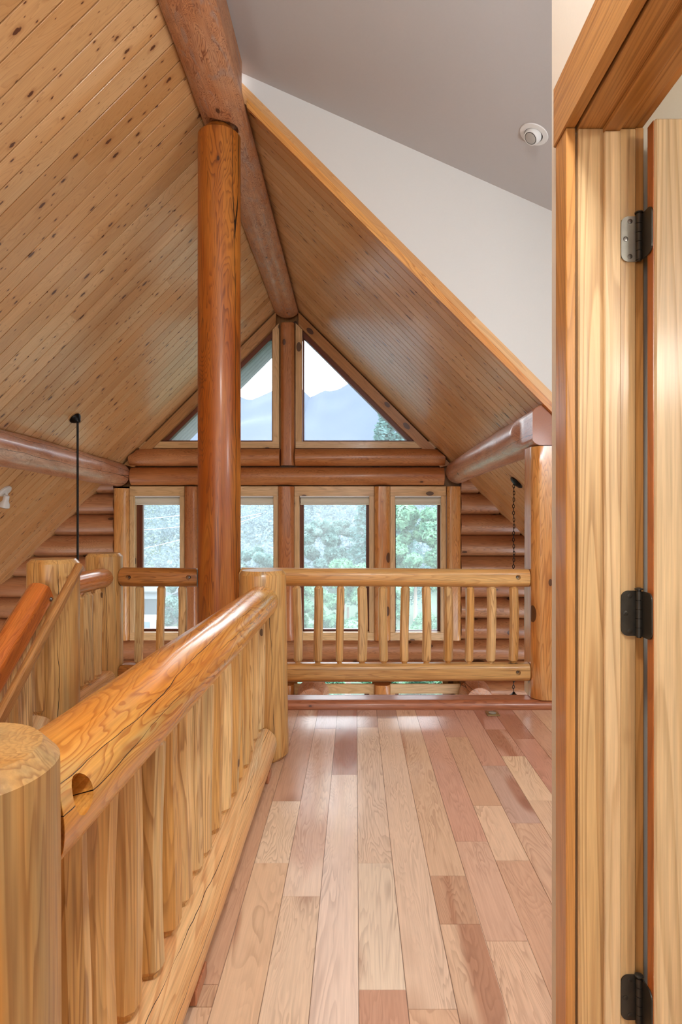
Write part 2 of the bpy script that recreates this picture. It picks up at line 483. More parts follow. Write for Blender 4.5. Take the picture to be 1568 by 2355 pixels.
M = {}
M['rail']    = wood('varnished_rail_log', '9c4c12', 'd8842c', 'dca654', 'c0a66c', ring=13, rscale=4.8, stretch=0.22, line=0.6, knots=0.9, rough=0.26, coat=0.5, seams=(2.35, 2.80))
M['newel']   = wood('newel_log', '7c481c', 'bd813c', 'caa064', 'ad9468', ring=9, rscale=6.5, stretch=0.07, line=0.5, knots=0.9, seams=(4.2, 5.2, 3.3))
M['spindle'] = wood('spindle_log', '86501f', 'd09c58', 'e2be88', 'c0a87a', ring=10, rscale=8, stretch=0.06, line=0.6, knots=0.9, kscale=8)
M['stairrail'] = wood('red_rail_log', '963f12', 'c8702e', 'd08a4c', None, ring=16, rscale=5, stretch=0.16, line=0.55, knots=0.8, cracks=0.7, rough=0.28, coat=0.4)
M['shortrail'] = wood('brown_short_rail_log', '6e3a12', 'a8672c', 'b87c40', None, ring=11, rscale=6, stretch=0.10, line=0.6, knots=0.9)
def endgrain(name, a, b):
    N = NT(name)
    tc = N.n('ShaderNodeTexCoord')
    sp = N.n('ShaderNodeSeparateXYZ'); N.set(sp.inputs[0], tc.outputs['Object'])
    nz = N.noise(tc.outputs['Object'], 9.0, 2)
    rad = N.math('ADD', N.math('SQRT', N.math('ADD', N.math('MULTIPLY', sp.outputs[0], sp.outputs[0]), N.math('MULTIPLY', sp.outputs[1], sp.outputs[1]))), N.math('MULTIPLY', nz, 0.02))
    f = N.math('POWER', N.math('FRACT', N.math('MULTIPLY', rad, 130.0)), 2.0)
    ang = N.math('ARCTAN2', sp.outputs[1], sp.outputs[0])
    ck = N.math('LESS_THAN', N.math('ABSOLUTE', N.math('SUBTRACT', ang, N.math('ADD', 2.6, N.math('MULTIPLY', nz, 0.25)))), 0.035)
    col = N.mix(N.math('MULTIPLY', f, 0.6), lin(a), lin(b))
    col = N.mix(ck, col, lin('1e0e06'))
    N.principled(col, 0.45, 0.1)
    return N.m
M['end'] = endgrain('sawn_end_grain', '9a5626', '6c3412')
M['lowrail'] = wood('pale_lower_rail_log', 'b8713a', 'e0a868', 'e6bc88', 'd8c29a', ring=15, rscale=5, stretch=0.10, line=0.55, knots=0.8, rough=0.34, coat=0.3, seams=(2.3, 2.9))
M['beamrail'] = wood('balcony_rail_log', '925a26', 'c98d4a', 'd8ae70', 'c0a474', ring=12, rscale=6, stretch=0.07, line=0.5, knots=1.0, seams=(3.35, 2.7))
M['post']    = wood('orange_post_log', '521f04', '9a4c0c', 'ba742c', None, ring=14, rscale=5.5, stretch=0.12, line=0.6, knots=0.9, cracks=0.7, rough=0.42, coat=0.18)
M['postr']   = wood('golden_post_log', '8c4a16', 'c98440', 'd9a464', 'd0a878', ring=14, rscale=5, stretch=0.14, line=0.5, knots=1.2, rough=0.32, coat=0.35)
M['ridge']   = wood('peeled_ridge_log', '7a4226', 'b87c52', 'c08c66', 'a98a78', ring=13, rscale=11, stretch=0.35, line=0.85, knots=0.4, rough=0.45, coat=0.12)
M['purlin']  = wood('peeled_purlin_log', '8a5238', 'bb8260', 'cda084', 'b9998a', ring=9, rscale=8, stretch=0.3, line=0.55, knots=0.7, cracks=0.7, rough=0.34, coat=0.3)
M['header']  = wood('header_log', '6e3212', 'b06c38', 'bc8050', None, ring=18, rscale=6, stretch=0.14, line=0.5, knots=1.5, kscale=4)
M['wallx']   = wood('wall_log_courses', '6e3c22', 'b0764e', 'bc8a62', None, ring=18, rscale=5, stretch=0.14, line=0.5, knots=1.2, kscale=4, axis='x')
M['pine']    = wood('pine_casing', '9c7040', 'd6b07c', 'dfc092', None, ring=9, rscale=6, stretch=0.08, line=0.35, knots=1.2, kscale=5, rough=0.4, coat=0.15)
M['pinex']   = wood('pine_casing_level', '9c7040', 'd6b07c', 'dfc092', None, ring=9, rscale=6, stretch=0.08, line=0.35, knots=1.2, kscale=5, axis='x', rough=0.4, coat=0.15)
M['rake']    = wood('rake_trim_pine', '7c4a20', 'b07a44', 'bb8a54', None, ring=9, rscale=6, stretch=0.08, line=0.4, knots=1.8, kscale=5, rough=0.4)
M['fir']     = wood('gable_trim_fir', '8a4612', 'c8823c', 'd49a54', None, ring=10, rscale=5, stretch=0.07, line=0.55, knots=0.5, rough=0.38)
M['sash']    = plain('red_brown_sash', '6b3418', 0.4, var=0.15)
M['door']    = wood('pine_door_slab', '9c7442', 'd4b688', 'dabf98', None, ring=26, rscale=4.0, stretch=0.04, line=0.45, knots=1.1, kscale=4, rough=0.4, coat=0.2, patch=0.4)
M['jamb']    = wood('fir_jamb', '94642f', 'd0aa74', 'dabd92', None, ring=14, rscale=4.5, stretch=0.05, line=0.5, knots=0.4, rough=0.36, coat=0.25)
M['jambh']   = wood('fir_head', '8a5222', 'bf8644', 'c9955a', None, ring=22, rscale=4.5, stretch=0.04, line=0.5, knots=0.5, axis='y', rough=0.36, coat=0.2)
M['casingy'] = wood('doorway_head_casing_pine', '8a5220', 'bc8042', 'c69254', None, ring=12, rscale=4.5, stretch=0.06, line=0.5, knots=0.8, axis='y', rough=0.36, coat=0.25)
M['casing']  = wood('doorway_casing_pine', '8a5220', 'c08444', 'ca9658', None, ring=12, rscale=4.5, stretch=0.06, line=0.4, knots=0.8, rough=0.36, coat=0.25)
M['doored']  = wood('door_edge_wood', '83400f', 'b5682c', 'bf7838', None, ring=14, rscale=5, stretch=0.05, line=0.4, knots=0.3)
M['handrail']= wood('thin_handrail', '6e3c18', 'a8703c', 'b5834e', None, ring=12, rscale=8, stretch=0.08, line=0.4, knots=0.6, kscale=9)
M['rim']     = wood('red_rim_log', '6e3018', 'a86440', 'b87a58', None, ring=14, rscale=6, stretch=0.08, line=0.5, knots=0.8)
M['treads']  = wood('stair_tread_wood', '7c4a24', 'b88450', 'c59662', None, axis='x', knots=0.4)
M['boards']  = board_material('knotty_pine_boards', ('d5a570', 'c8935c', 'e0b684'), '935522', '4a1c0c')
M['floor']   = floor_material()
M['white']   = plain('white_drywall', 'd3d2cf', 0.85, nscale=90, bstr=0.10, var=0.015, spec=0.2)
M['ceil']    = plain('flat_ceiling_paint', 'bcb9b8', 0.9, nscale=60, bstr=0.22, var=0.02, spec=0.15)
M['cream']   = plain('cream_drywall', 'ddd5c6', 0.85, nscale=90, bstr=0.15, var=0.02, spec=0.2)
M['black']   = plain('black_iron', '14110f', 0.4, 0.6, var=0.2)
M['bronze']  = plain('dark_bronze', '403c35', 0.40, 0.55, nscale=60, bstr=0.08, var=0.3)
M['pewter']  = plain('worn_pewter', 'a3a197', 0.36, 0.4, nscale=60, bstr=0.05, var=0.15)
M['steel']   = plain('bolt_steel', '8a8580', 0.3, 1.0)
M['whitemetal'] = plain('white_enamel', 'dcdcda', 0.35, var=0.02)
M['bulb']    = plain('frosted_bulb', 'a9a6a0', 0.25, var=0.04, coat=0.5)
M['shade']   = plain('roller_shade_cloth', 'd9d5c4', 0.8, nscale=200, bstr=0.05, var=0.04)
M['brass']   = plain('aged_brass', 'a99568', 0.35, 0.9, var=0.15)
M['glass']   = glass_material()
M['leafA']   = leaf_material('pale_green_leaves', '4f7a66', '7ea88c')
M['leafB']   = leaf_material('blue_green_leaves', '4f706e', '789692')
M['leafC']   = leaf_material('conifer_needles', '44645f', '66888a')
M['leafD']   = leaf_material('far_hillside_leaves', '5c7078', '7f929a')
M['bark']    = plain('grey_bark', '8a8078', 0.9)
M['hill']    = plain('grassy_hillside', '455a4c', 0.95, nscale=0.2, var=0.25)
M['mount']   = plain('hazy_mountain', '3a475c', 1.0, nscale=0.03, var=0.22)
M['greywood']= plain('weathered_boards', '6f7478', 0.8, nscale=12, var=0.25)
M['siding']  = plain('grey_siding', '3c444c', 0.8, var=0.08)
M['sidewh']  = plain('pale_fascia', '747c84', 0.7)
M['carwhite']= plain('white_car_paint', '8e9294', 0.3, coat=0.5)
M['carglass']= plain('car_window', '5d6d7a', 0.1)
M['tyre']    = plain('tyre_rubber', '202022', 0.8)
M['cable']   = plain('pale_cable', 'd5dde2', 0.5)
M['under']   = plain('subfloor', '8a6a48', 0.8)

# ------------------------------------------------------------------ roof geometry
AX, ADZ, TILT = -0.875, 2.77, 0.030
def apex(Y): return EYE + ADZ + TILT * (FY - Y)
def roof_z(X, Y): return apex(Y) - abs(X - AX)
YG = 4.06            # gable of the great room where the boards stop on the right
def below_roof(gap):
    """clip that pushes points above the board ceiling back onto it"""
    nl = Vector((-1, TILT, 1)).normalized(); nr = Vector((1, TILT, 1)).normalized()
    def f(p):
        p = p.copy()
        for _ in range(3):
            for nrm, sg in ((nl, -1), (nr, 1)):
                if sg == 1 and p.y < YG - .05:
                    e = p.z - (dorm(max(p.x, -.80)) - gap)
                    if p.x > -.82 and e > 0: p.z -= e
                    continue
                e = (p.z + sg * (p.x - AX) - (apex(p.y) - gap * 1.414)) / 1.414
                if e > 0: p = p - nrm * e
        return p
    return f

def board_ceiling(name, side, y0, y1, reach, mat, flat=False):
    """V-jointed boards running up the slope; local X up the slope, local Y along the ridge"""
    W = 0.13; V = 0.0050; B = 0.0010; D = 0.036; T = 0.16; SH = SHEAR * reach
    d = Vector((side, 0, -1)).normalized()          # down the slope
    yv = Vector((0, 1, -TILT)).normalized()
    x = -d
    x = (x - yv * x.dot(yv)).normalized()
    Mx = Matrix((x, yv, x.cross(yv))).transposed().to_4x4()
    Mx.translation = Vector((AX, 0, apex(0)))
    up = Mx.to_3x3() @ Vector((0, 0, 1))
    s = 1 if up.z > 0 else -1                        # local direction of "above the ceiling"
    vs = []; fs = []
    def quad(y0_, z0_, y1_, z1_):
        b = len(vs)
        vs.extend([(-reach, y0_ + SH, z0_), (0, y0_, z0_), (0, y1_, z1_), (-reach, y1_ + SH, z1_)])
        fs.append((b, b+1, b+2, b+3))
    k0 = math.floor(y0 / W)
    y = y0
    k = k0
    while y < y1 - 1e-6:
        e = min((k + 1) * W, y1)
        quad(y, s * D, y + .0042, s * D); quad(y + .0042, s * D, y + .0043, s * B); quad(y + .0043, s * B, y + V, 0)
        quad(y + V, 0, e - V, 0)
        quad(e - V, 0, e - .0043, s * B); quad(e - .0043, s * B, e - .0042, s * D); quad(e - .0042, s * D, e, s * D)
        y = e; k += 1
    b = len(vs)
    vs.extend([(-reach, y0 + SH, s*T), (0, y0, s*T), (0, y1, s*T), (-reach, y1 + SH, s*T)])
    fs.append((b+3, b+2, b+1, b))
    b = len(vs)
    vs.extend([(-reach, y0 + SH, 0), (0, y0, 0), (0, y0, s*T), (-reach, y0 + SH, s*T), (-reach, y1 + SH, 0), (0, y1, 0), (0, y1, s*T), (-reach, y1 + SH, s*T)])
    fs.extend([(b, b+1, b+2, b+3), (b+4, b+7, b+6, b+5), (b, b+3, b+7, b+4)])
    return mesh_obj(name, vs, fs, mat, None, False, Mx)

struct(board_ceiling('ceiling_left', -1, -4.0, 8.0, 6.4, M['boards']))
struct(board_ceiling('ceiling_right', 1, YG, 8.0, 6.4, M['boards']))
struct(board_ceiling('roof_overhang_left', -1, 8.02, 9.1, 6.4, M['greywood']))
struct(board_ceiling('roof_overhang_right', 1, 8.02, 9.1, 6.4, M['greywood']))

# dormer ceiling over the loft
def dorm(X): return EYE + 2.614 - 0.4455 * X
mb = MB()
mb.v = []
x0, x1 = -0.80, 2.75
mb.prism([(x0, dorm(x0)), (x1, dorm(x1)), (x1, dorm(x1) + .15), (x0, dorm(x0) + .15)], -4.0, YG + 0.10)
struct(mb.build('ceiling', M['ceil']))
# white gable wall between the boards and the dormer ceiling, and its return to the loft floor
mb = MB()
def rz(X): return roof_z(X, YG)
mb.prism([(-0.80, rz(-0.80) + .004), (-0.80, dorm(-.80)), (2.75, dorm(2.75)), (2.75, rz(2.75) + .004)][::-1], YG, YG + 0.10)
struct(mb.build('wall_gable', M['white']))
mb = MB(); mb.prism([(1.455, 0.0), (2.75, 0.0), (2.75, rz(2.75) - .02), (1.455, min(rz(1.455) - .02, 9))], YG, YG + 0.10)
struct(mb.build('wall_gable_side', M['white']))
# pine edge trim along the end of the boards
def plank(name, poly, y0, y1, mat, p0, p1):
    """polygon (x,z) extruded along Y with its grain running from p0 to p1"""
    Mx = axis_matrix((p0[0], y0, p0[1]), (p1[0], y0, p1[1]), (0, 1, 0)); Mi = Mx.inverted()
    m_ = MB(); m_.prism(poly, y0, y1)
    return mesh_obj(name, [Mi @ v for v in m_.v], m_.f, mat, None, False, Mx)
t0, t1 = -0.72, 1.40
struct(plank('trim_1', [(t0, rz(t0) - .030), (t1, rz(t1) - .030), (t1, rz(t1) + .034), (t0, rz(t0) + .034)], YG - .042, YG - .013, M['fir'], (t0, rz(t0)), (t1, rz(t1))))

# ------------------------------------------------------------------ floor
def build_floor():
    W = 0.1275; X0 = 0.008
    cols = {
     -4: [(1.586,'d8ac80'),(1.662,'c99a6c'),(9,'c59268')],
     -3: [(2.243,'dcb48a'),(2.73,'e8cba8'),(9,'bd8660')],
     -2: [(2.048,'e3c4a2'),(3.657,'d3a98c'),(9,'b08078')],
     -1: [(3.007,'ead0bb'),(9,'a8745e')],
      0: [(2.243,'e6cfb2'),(3.68,'e0c2a4'),(9,'b98a70')],
      1: [(1.579,'d3a67e'),(3.845,'e3c2a2'),(9,'9c6a4c')],
      2: [(1.908,'d8b08a'),(2.164,'bf8b60'),(9,'d6ac84')],
      3: [(1.832,'dcb08a'),(2.393,'cf9e7c'),(9,'c98c6c')],
      4: [(2.688,'deb48e'),(3.52,'c69066'),(9,'bb7a5c')],
      5: [(2.535,'cf9f78'),(3.117,'b88c76'),(9,'bf7e5e')],
      6: [(3.24,'e2ba90'),(3.645,'c07f60'),(9,'b9745a')],
      7: [(2.3,'cc9a72'),(3.49,'bd7656'),(9,'c28060')],
    }
    pal = ['e0c09c','d6ac84','c9946c','bd8460','e6cdb0','d0a078','b77a5a']
    rr = random.Random(5)
    vs = []; fs = []; tones = []; seeds = []
    def plank(xa, xb, ya, yb, c):
        g, bv, d = 0.0004, 0.0010, 0.0030
        xa += g; xb -= g; ya += g; yb -= g
        b = len(vs)
        vs.extend([(xa,ya,-d),(xb,ya,-d),(xb,yb,-d),(xa,yb,-d),(xa+bv,ya+bv,0),(xb-bv,ya+bv,0),(xb-bv,yb-bv,0),(xa+bv,yb-bv,0)])
        q = [(4,5,6,7),(0,1,5,4),(1,2,6,5),(2,3,7,6),(3,0,4,7)]
        s = rr.random()
        for f in q:
            fs.append(tuple(b+i for i in f)); tones.append(lin(c)); seeds.append(s)
    XL, XR, YB, YF = -0.66, 2.7, -4.0, 4.012
    k = math.floor((XL - X0) / W)
    while X0 + k * W < XR:
        xa = max(X0 + k * W, XL); xb = min(X0 + (k + 1) * W, XR)
        ents = cols.get(k)
        y = YB
        if ents:
            first = ents[0][0]
            while y < first - 1.6:
                e = y + rr.uniform(.7, 1.5); plank(xa, xb, y, e, rr.choice(pal)); y = e
            for ye, c in ents:
                e = min(ye, YF)
                if e > y + .01: plank(xa, xb, y, e, c); y = e
        else:
            while y < YF - .01:
                e = min(y + rr.uniform(.5, 1.4), YF)
                if YF - e < .2: e = YF
                plank(xa, xb, y, e, rr.choice(pal)); y = e
        k += 1
    # landing at the head of the stairs
    y = 3.16
    k2 = 0
    xa = -1.72
    while xa < XL - .001:
        xb = min(xa + W, XL); y = 3.16
        while y < YF - .01:
            e = min(y + rr.uniform(.4, .9), YF)
            if YF - e < .15: e = YF
            plank(xa, xb, y, e, rr.choice(pal)); y = e
        xa = xb
    # slab body
    def slab(x0, x1, y0, y1, z0, z1):
        b = len(vs)
        vs.extend([(x, y, z) for z in (z0, z1) for y in (y0, y1) for x in (x0, x1)])
        for f in [(0,2,3,1), (4,5,7,6), (0,1,5,4), (2,6,7,3), (0,4,6,2), (1,3,7,5)]:
            fs.append(tuple(b+i for i in f)); tones.append(lin('6a4a34')); seeds.append(.3)
    slab(XL, XR, YB, YF, -.26, -.0024); slab(-1.72, XL - .001, 3.16, YF, -.26, -.0024)
    me = bpy.data.meshes.new('floor'); me.from_pydata(vs, [], fs); me.update()
    a = me.attributes.new('tone', 'FLOAT_COLOR', 'FACE'); a.data.foreach_set('color', [c for t in tones for c in t])
    a = me.attributes.new('seed', 'FLOAT', 'FACE'); a.data.foreach_set('value', seeds)
    o = bpy.data.objects.new('floor', me); COL.objects.link(o); me.materials.append(M['floor'])
    struct(o)
build_floor()
mb = MB(); mb.box(-5.3, 3.6, -4.1, 8.0, -2.9, -2.75); struct(mb.build('floor_lower', M['under']))

# ------------------------------------------------------------------ shell walls
WX = 0.436; WT = 0.116; JY = 1.20; NJ = 0.39; HZ = 2.044; WE = 1.354
mb = MB()
mb.box(WX, WX + WT, -4.0, NJ - .02, -.002, 3.70)
mb.box(WX, WX + WT, JY + .019, WE, -.002, 3.70)
mb.box(WX, WX + WT, NJ - .02, JY + .019, HZ + .019, 3.70)
mb.box(WX + WT, 2.72, WE - .116, WE, -.002, 3.45)          # bedroom wall seen past the door
o = mb.build('wall_right', M['cream'])
struct(o)
mb = MB(); mb.box(WX + WT + .002, 2.70, -3.98, WE - .118, 2.62, 2.66); struct(mb.build('ceiling_bedroom', M['white']))
mb = MB(); mb.box(2.71, 2.80, -4.0, YG - .002, -.26, 3.0); struct(mb.build('wall_loft', M['white']))
mb = MB(); mb.box(-5.15, -5.0, -4.0, 8.0, -2.75, -.05); struct(mb.build('wall_left', M['cream']))
mb = MB(); mb.box(3.3, 3.45, YG + .1, 8.0, -2.75, -.02); mb.box(2.75, 3.45, YG, YG + .1, -2.75, .3); struct(mb.build('wall_great_room', M['cream']))
mb = MB(); mb.box(-5.1, 2.8, -4.15, -4.01, -2.75, 4.9); struct(mb.build('wall_back', M['cream']))

# log courses of the gable wall
def log_courses():
    mb = MB(); seg = 28
    pitch = 0.2685; r = 0.150
    def course(xa, xb, zc):
        n = max(2, int((xb - xa) / .25))
        vs = []; sd = R.uniform(0, 99)
        for k in range(n + 1):
            x = xa + (xb - xa) * k / n
            for i in range(seg):
                a = 2 * PI * i / seg
                w = 1 + .03 * mnoise.noise(Vector((x * .8, math.cos(a) + sd, math.sin(a) + zc)))
                vs.append((x, FY + .11 + math.cos(a) * r * w, zc + math.sin(a) * r * w * .93))
        fs = [(k*seg+i, k*seg+(i+1) % seg, (k+1)*seg+(i+1) % seg, (k+1)*seg+i) for k in range(n) for i in range(seg)]
        fs += [tuple(range(seg)), tuple(range(n*seg+seg-1, n*seg-1, -1))]
        mb.add(vs, fs)
    xl, xr = FX(262), FX(1060)
    zb = FZ(1472)                                   # top of the sill log
    k = 0
    zc = FZ(1183) + pitch / 2 - pitch * 20
    while True:
        zc += pitch
        if zc < -2.7: continue
        if zc - .1 > roof_z(xl, FY): break
        ext = apex(FY) - zc + .10
        if zc > zb - .05:
            course(max(-5.1, AX - ext), xl, zc); course(xr, min(3.4, AX + ext), zc)
        else:
            course(max(-5.1, AX - ext), xl, zc); course(xr, min(3.4, AX + ext), zc)
    for zc in (zb - .134, zb - .134 - pitch):
        course(xl, xr, zc)
    for zc in (-2.62,):
        course(xl, xr, zc)
    # flat core behind the logs
    mb.prism([(-5.1, -2.75), (xl, -2.75), (xl, roof_z(xl, FY) + .02), (-5.1, roof_z(-5.1, FY) + .05)], FY + .12, FY + .2)
    mb.prism([(xr, -2.75), (3.4, -2.75), (3.4, roof_z(3.4, FY) + .05), (xr, roof_z(xr, FY) + .02)], FY + .12, FY + .2)
    mb.prism([(xl, FZ(1572)), (xr, FZ(1572)), (xr, zb), (xl, zb)], FY + .12, FY + .2)
    mb.prism([(xl, -2.75), (xr, -2.75), (xr, -2.45), (xl, -2.45)], FY + .12, FY + .2)
    o = mb.build('wall_far', M['wallx'], None, True)
    return struct(o)
log_courses()

# ------------------------------------------------------------------ windows
def PX(poly): return [(FX(a), FZ(b)) for a, b in poly]
def rect_window(num, xa, xb, yt, yb, gl, gr, gt, gb, lower=False):
    """casing xa..xb / yt..yb and glass gl..gr / gt..gb, all read off at the gable wall"""
    w = empty('window_%d' % num, (FX((xa + xb) / 2), FY, FZ(yb))); struct(w)
    x0, x1, z0, z1 = FX(xa), FX(xb), FZ(yb), FZ(yt)
    g0, g1, h0, h1 = FX(gl), FX(gr), FZ(gb), FZ(gt)
    cw = .062
    def add(mbx, nm, mat):
        o = mbx.build(nm, mat); put(o, w); return o
    m1 = MB(); m1.box(x0, x1, FY - .02, FY + .012, z1 - .125, z1 - .002, .003); add(m1, 'head_casing', M['pinex'])
    m1 = MB(); m1.box(x0, x1, FY - .02, FY + .012, z0, z0 + .10, .003); add(m1, 'sill_board', M['pinex'])
    for xs in (x0, x1 - cw):
        m1 = MB(); m1.box(xs, xs + cw, FY - .018, FY + .012, z0 + .10, z1 - .127, .003); add(m1, 'side_casing', M['pine'])
    # reveal lining
    m1 = MB()
    m1.box(x0 + cw - .02, x0 + cw, FY + .012, FY + .16, z0 + .08, z1 - .1); m1.box(x1 - cw, x1 - cw + .02, FY + .012, FY + .16, z0 + .08, z1 - .1)
    m1.box(x0 + cw, x1 - cw, FY + .012, FY + .16, z0 + .08, z0 + .10); m1.box(x0 + cw, x1 - cw, FY + .012, FY + .16, z1 - .125, z1 - .105)
    add(m1, 'reveal', M['pine'])
    # stepped dark sash
    m1 = MB()
    a0, a1, b0, b1 = x0 + cw, x1 - cw, z0 + .10, z1 - .125
    for dy, k0_, k1_ in ((.075, 0.0, .5), (.095, .5, 1.0)):
        def L(p, q, t): return p + (q - p) * t
        m1.box(L(a0, g0, k0_), L(a0, g0, k1_), FY + dy, FY + .15, b0, b1); m1.box(L(a1, g1, k1_), L(a1, g1, k0_), FY + dy, FY + .15, b0, b1)
        m1.box(L(a0, g0, k0_), L(a1, g1, k0_), FY + dy, FY + .15, L(b0, h0, k0_), L(b0, h0, k1_)); m1.box(L(a0, g0, k0_), L(a1, g1, k0_), FY + dy, FY + .15, L(b1, h1, k1_) if h1 < b1 else h1, L(b1, h1, k0_))
    add(m1, 'sash', M['sash'])
    m1 = MB(); m1.box(g0 - .004, g1 + .004, FY + .120, FY + .126, h0 - .004, max(h1, b1 - .02)); add(m1, 'pane', M['glass'])
    return w
UT, UB = 1118, 1472
rect_window(1, 299, 425, UT, UB, 322, 415, 1150, 1449)
rect_window(2, 455, 640, UT, UB, 478, 626, 1150, 1449)
rect_window(3, 677, 860, UT, UB, 697, 842, 1150, 1450)
rect_window(4, 897, 1025, UT, UB, 911, 1008, 1150, 1453)
LT, LB = 1572, 1855
rect_window(5, 299, 425, LT, LB, 322, 405, 1584, 1830)
rect_window(6, 455, 640, LT, LB, 478, 620, 1584, 1830)
rect_window(7, 677, 860, LT, LB, 697, 838, 1584, 1830)
rect_window(8, 897, 1058, LT, LB, 918, 1052, 1584, 1830)

def tri_window(num, mirror):
    m = (lambda x: 2 * 661.0 - x) if mirror else (lambda x: x)
    def P(pts):
        q = [(FX(m(a)), FZ(b)) for a, b in pts]
        return q[::-1] if mirror else q
    w = empty('window_%d' % num, (FX(m(800)), FY, FZ(1016))); struct(w)
    def add(pts, y0, y1, nm, mat):
        mm = MB(); mm.prism(P(pts), y0, y1); put(mm.build(nm, mat), w)
    # counter-clockwise with z up: pixel y grows downwards
    rl = lambda x: 693 + (x - 661)          # roof line in pixels
    add([(680, 1016), (695, 1016), (695, rl(695) + 32), (680, rl(680) + 32)], FY - .02, FY + .03, 'side_casing', M['pine'])
    add([(680, 1031), (1003, 1031), (988, 1016), (680, 1016)], FY - .02, FY + .03, 'sill_board', M['pinex'])
    q = P([(688, rl(688) + 31), (1012, rl(1012) + 31), (1036, rl(1036) + 1), (686, rl(686) + 1)])
    put(plank('rake_casing', q, FY - .035, FY + .03, M['rake'], q[0 if not mirror else -1], q[1 if not mirror else -2]), w)
    # sash: three strips round the glass
    add([(695, 1016), (698, 1013), (698, 776), (695, rl(695) + 32)], FY + .04, FY + .14, 'sash', M['sash'])
    add([(695, 1016), (951, 1016), (939, 1012), (698, 1012)], FY + .04, FY + .14, 'sash', M['sash'])
    add([(697, 775), (938, 1013.5), (963, 1018), (692, rl(692) + 30)], FY + .04, FY + .14, 'sash', M['sash'])
    add([(697, 1014), (942, 1014), (697, 772)], FY + .11, FY + .116, 'pane', M['glass'])
tri_window(9, False)
tri_window(10, True)
# filler behind the rake casings and above the headers
mb = MB()
for s_ in (1, -1):
    m = (lambda x: x) if s_ == 1 else (lambda x: 1322 - x)
    pts = [(FX(m(a)), FZ(b)) for a, b in [(664, 725), (1042, 1103), (1080, 1103), (1080, 1103), (664, 685)]]
    mb.prism(pts if s_ == 1 else pts[::-1], FY + .135, FY + .2)
    pts = [(FX(m(a)), FZ(b)) for a, b in [(664, 1118), (1060, 1118), (1060, 1018), (664, 1018)]]
    mb.prism(pts if s_ == 1 else pts[::-1], FY + .13, FY + .2)
mb.prism([(FX(635), FZ(1120)), (FX(687), FZ(1120)), (FX(687), FZ(700)), (FX(635), FZ(700))], FY + .136, FY + .2)
for pa, pb in ((262, 303), (421, 459), (636, 681), (856, 901), (1021, 1062)):
    mb.prism([(FX(pa), FZ(1860)), (FX(pb), FZ(1860)), (FX(pb), FZ(1112)), (FX(pa), FZ(1112))], FY + .135, FY + .2)
mb.prism([(FX(262), FZ(1138)), (FX(1060), FZ(1138)), (FX(1060), FZ(1100)), (FX(262), FZ(1100))], FY + .135, FY + .2)
struct(mb.build('wall_gable_far', M['rake']))

# roller shades
def roller_shade(xa, xb, label):
    t = empty('roller_shade', (FX((xa + xb) / 2), FY + .03, FZ(1160)))
    tag(t, label, 'window shade', 'roller shades of the tall windows')
    x0, x1 = FX(xa), FX(xb)
    mm = MB(); mm.box(x0, x1, FY - .002, FY + .068, FZ(1144), FZ(1137.5), .004); put(mm.build('cassette', M['whitemetal']), t)
    mm = MB(); mm.tube((x0 + .01, FY + .033, FZ(1149)), (x1 - .01, FY + .033, FZ(1149)), .024, seg=20)
    mm.box(x0 + .012, x1 - .012, FY + .012, FY + .018, FZ(1157), FZ(1148)); put(mm.build('shade_roll', M['shade'], None, True), t)
    mm = MB(); mm.box(x0 + .008, x1 - .008, FY + .004, FY + .024, FZ(1161), FZ(1157.2), .004); put(mm.build('hem_bar', M['shade']), t)
roller_shade(307.5, 416, 'cream roller shade rolled up at top of the leftmost tall window')
roller_shade(464, 631, 'cream roller shade rolled up on tall window half hidden by the thick round post')
roller_shade(689, 851, 'cream roller shade rolled up on wide window just right of the middle window post')
roller_shade(905, 1018, 'cream roller shade rolled up at top of the rightmost tall window')

# ------------------------------------------------------------------ logs of the frame
fr = Vector((0, -1, 0))
_br = below_roof(.010)
def squared_end(p):
    p = _br(p)
    t_ = max(0.0, min(1.0, (4.43 - p.y) / .13)); t_ = math.sqrt(max(0.0, 1 - (1 - t_) ** 2))
    cx_ = 1.285; cz_ = EYE + .598 - .012 * (p.y - 4.05)
    lx = .175 + (.109 - .175) * t_; lz = .175 + (.128 - .175) * t_
    if p.x < cx_ - lx: p.x = cx_ - lx
    if p.z < cz_ - lz: p.z = cz_ - lz
    return p
ridge = tag(log('log_beam', (AX - .01, -3.9, EYE + 2.99), (AX - .01, FY - .0, EYE + 2.71), .200, .195, M['ridge'], seg=56, wob=.02, bend=.008,
        clip=below_roof(.012), cham=.02, flats=[((1, 0, 0), .150)]),
    'thick peeled ridge log running along the peak of the board ceiling', 'beam', kind='thing')
tag(log('log_beam', (-2.98, -3.9, EYE + .76), (FX(275), FY - .045, FZ(1093)), .165, .155, M['purlin'], seg=44, wob=.05, clip=below_roof(.010), cham=.02),
    'peeled purlin log under left slope of the board ceiling', 'beam', kind='thing')
tag(log('log_beam', (1.285, 4.05, EYE + .598), (1.285, FY - .045, EYE + .555), .150, .147, M['purlin'], seg=44, wob=.04, clip=squared_end, cham=.006, rings=60, endmat=M['end']),
    'short purlin log with sawn end resting on the right loft post', 'beam', kind='thing')

PCX, PCY, PR = -0.925, 4.14, 0.147
tag(log('log_post', (PCX, PCY, -2.748), (PCX, PCY, EYE + 2.625), .150, .144, M['post'], seg=48, wob=.014, bend=.003, flats=[((1, .2, 0), .14)], cham=.055),
    'tall thick orange log post carrying the ridge log', 'post', kind='thing')
bore(ridge, (PCX, PCY, EYE + 2.60), (0, 0, 1), .126, .055)
# right loft post on the rim log
tag(log('log_post', (1.318, 4.165, .056), (1.318, 4.165, EYE + .462), .168, .160, M['postr'], seg=48, wob=.03, cham=.003,
        flats=[((-1, 0, 0), .142), ((0, -1, 0), .135)]),
    'golden log post with flat left face under the short purlin end', 'post', kind='thing')

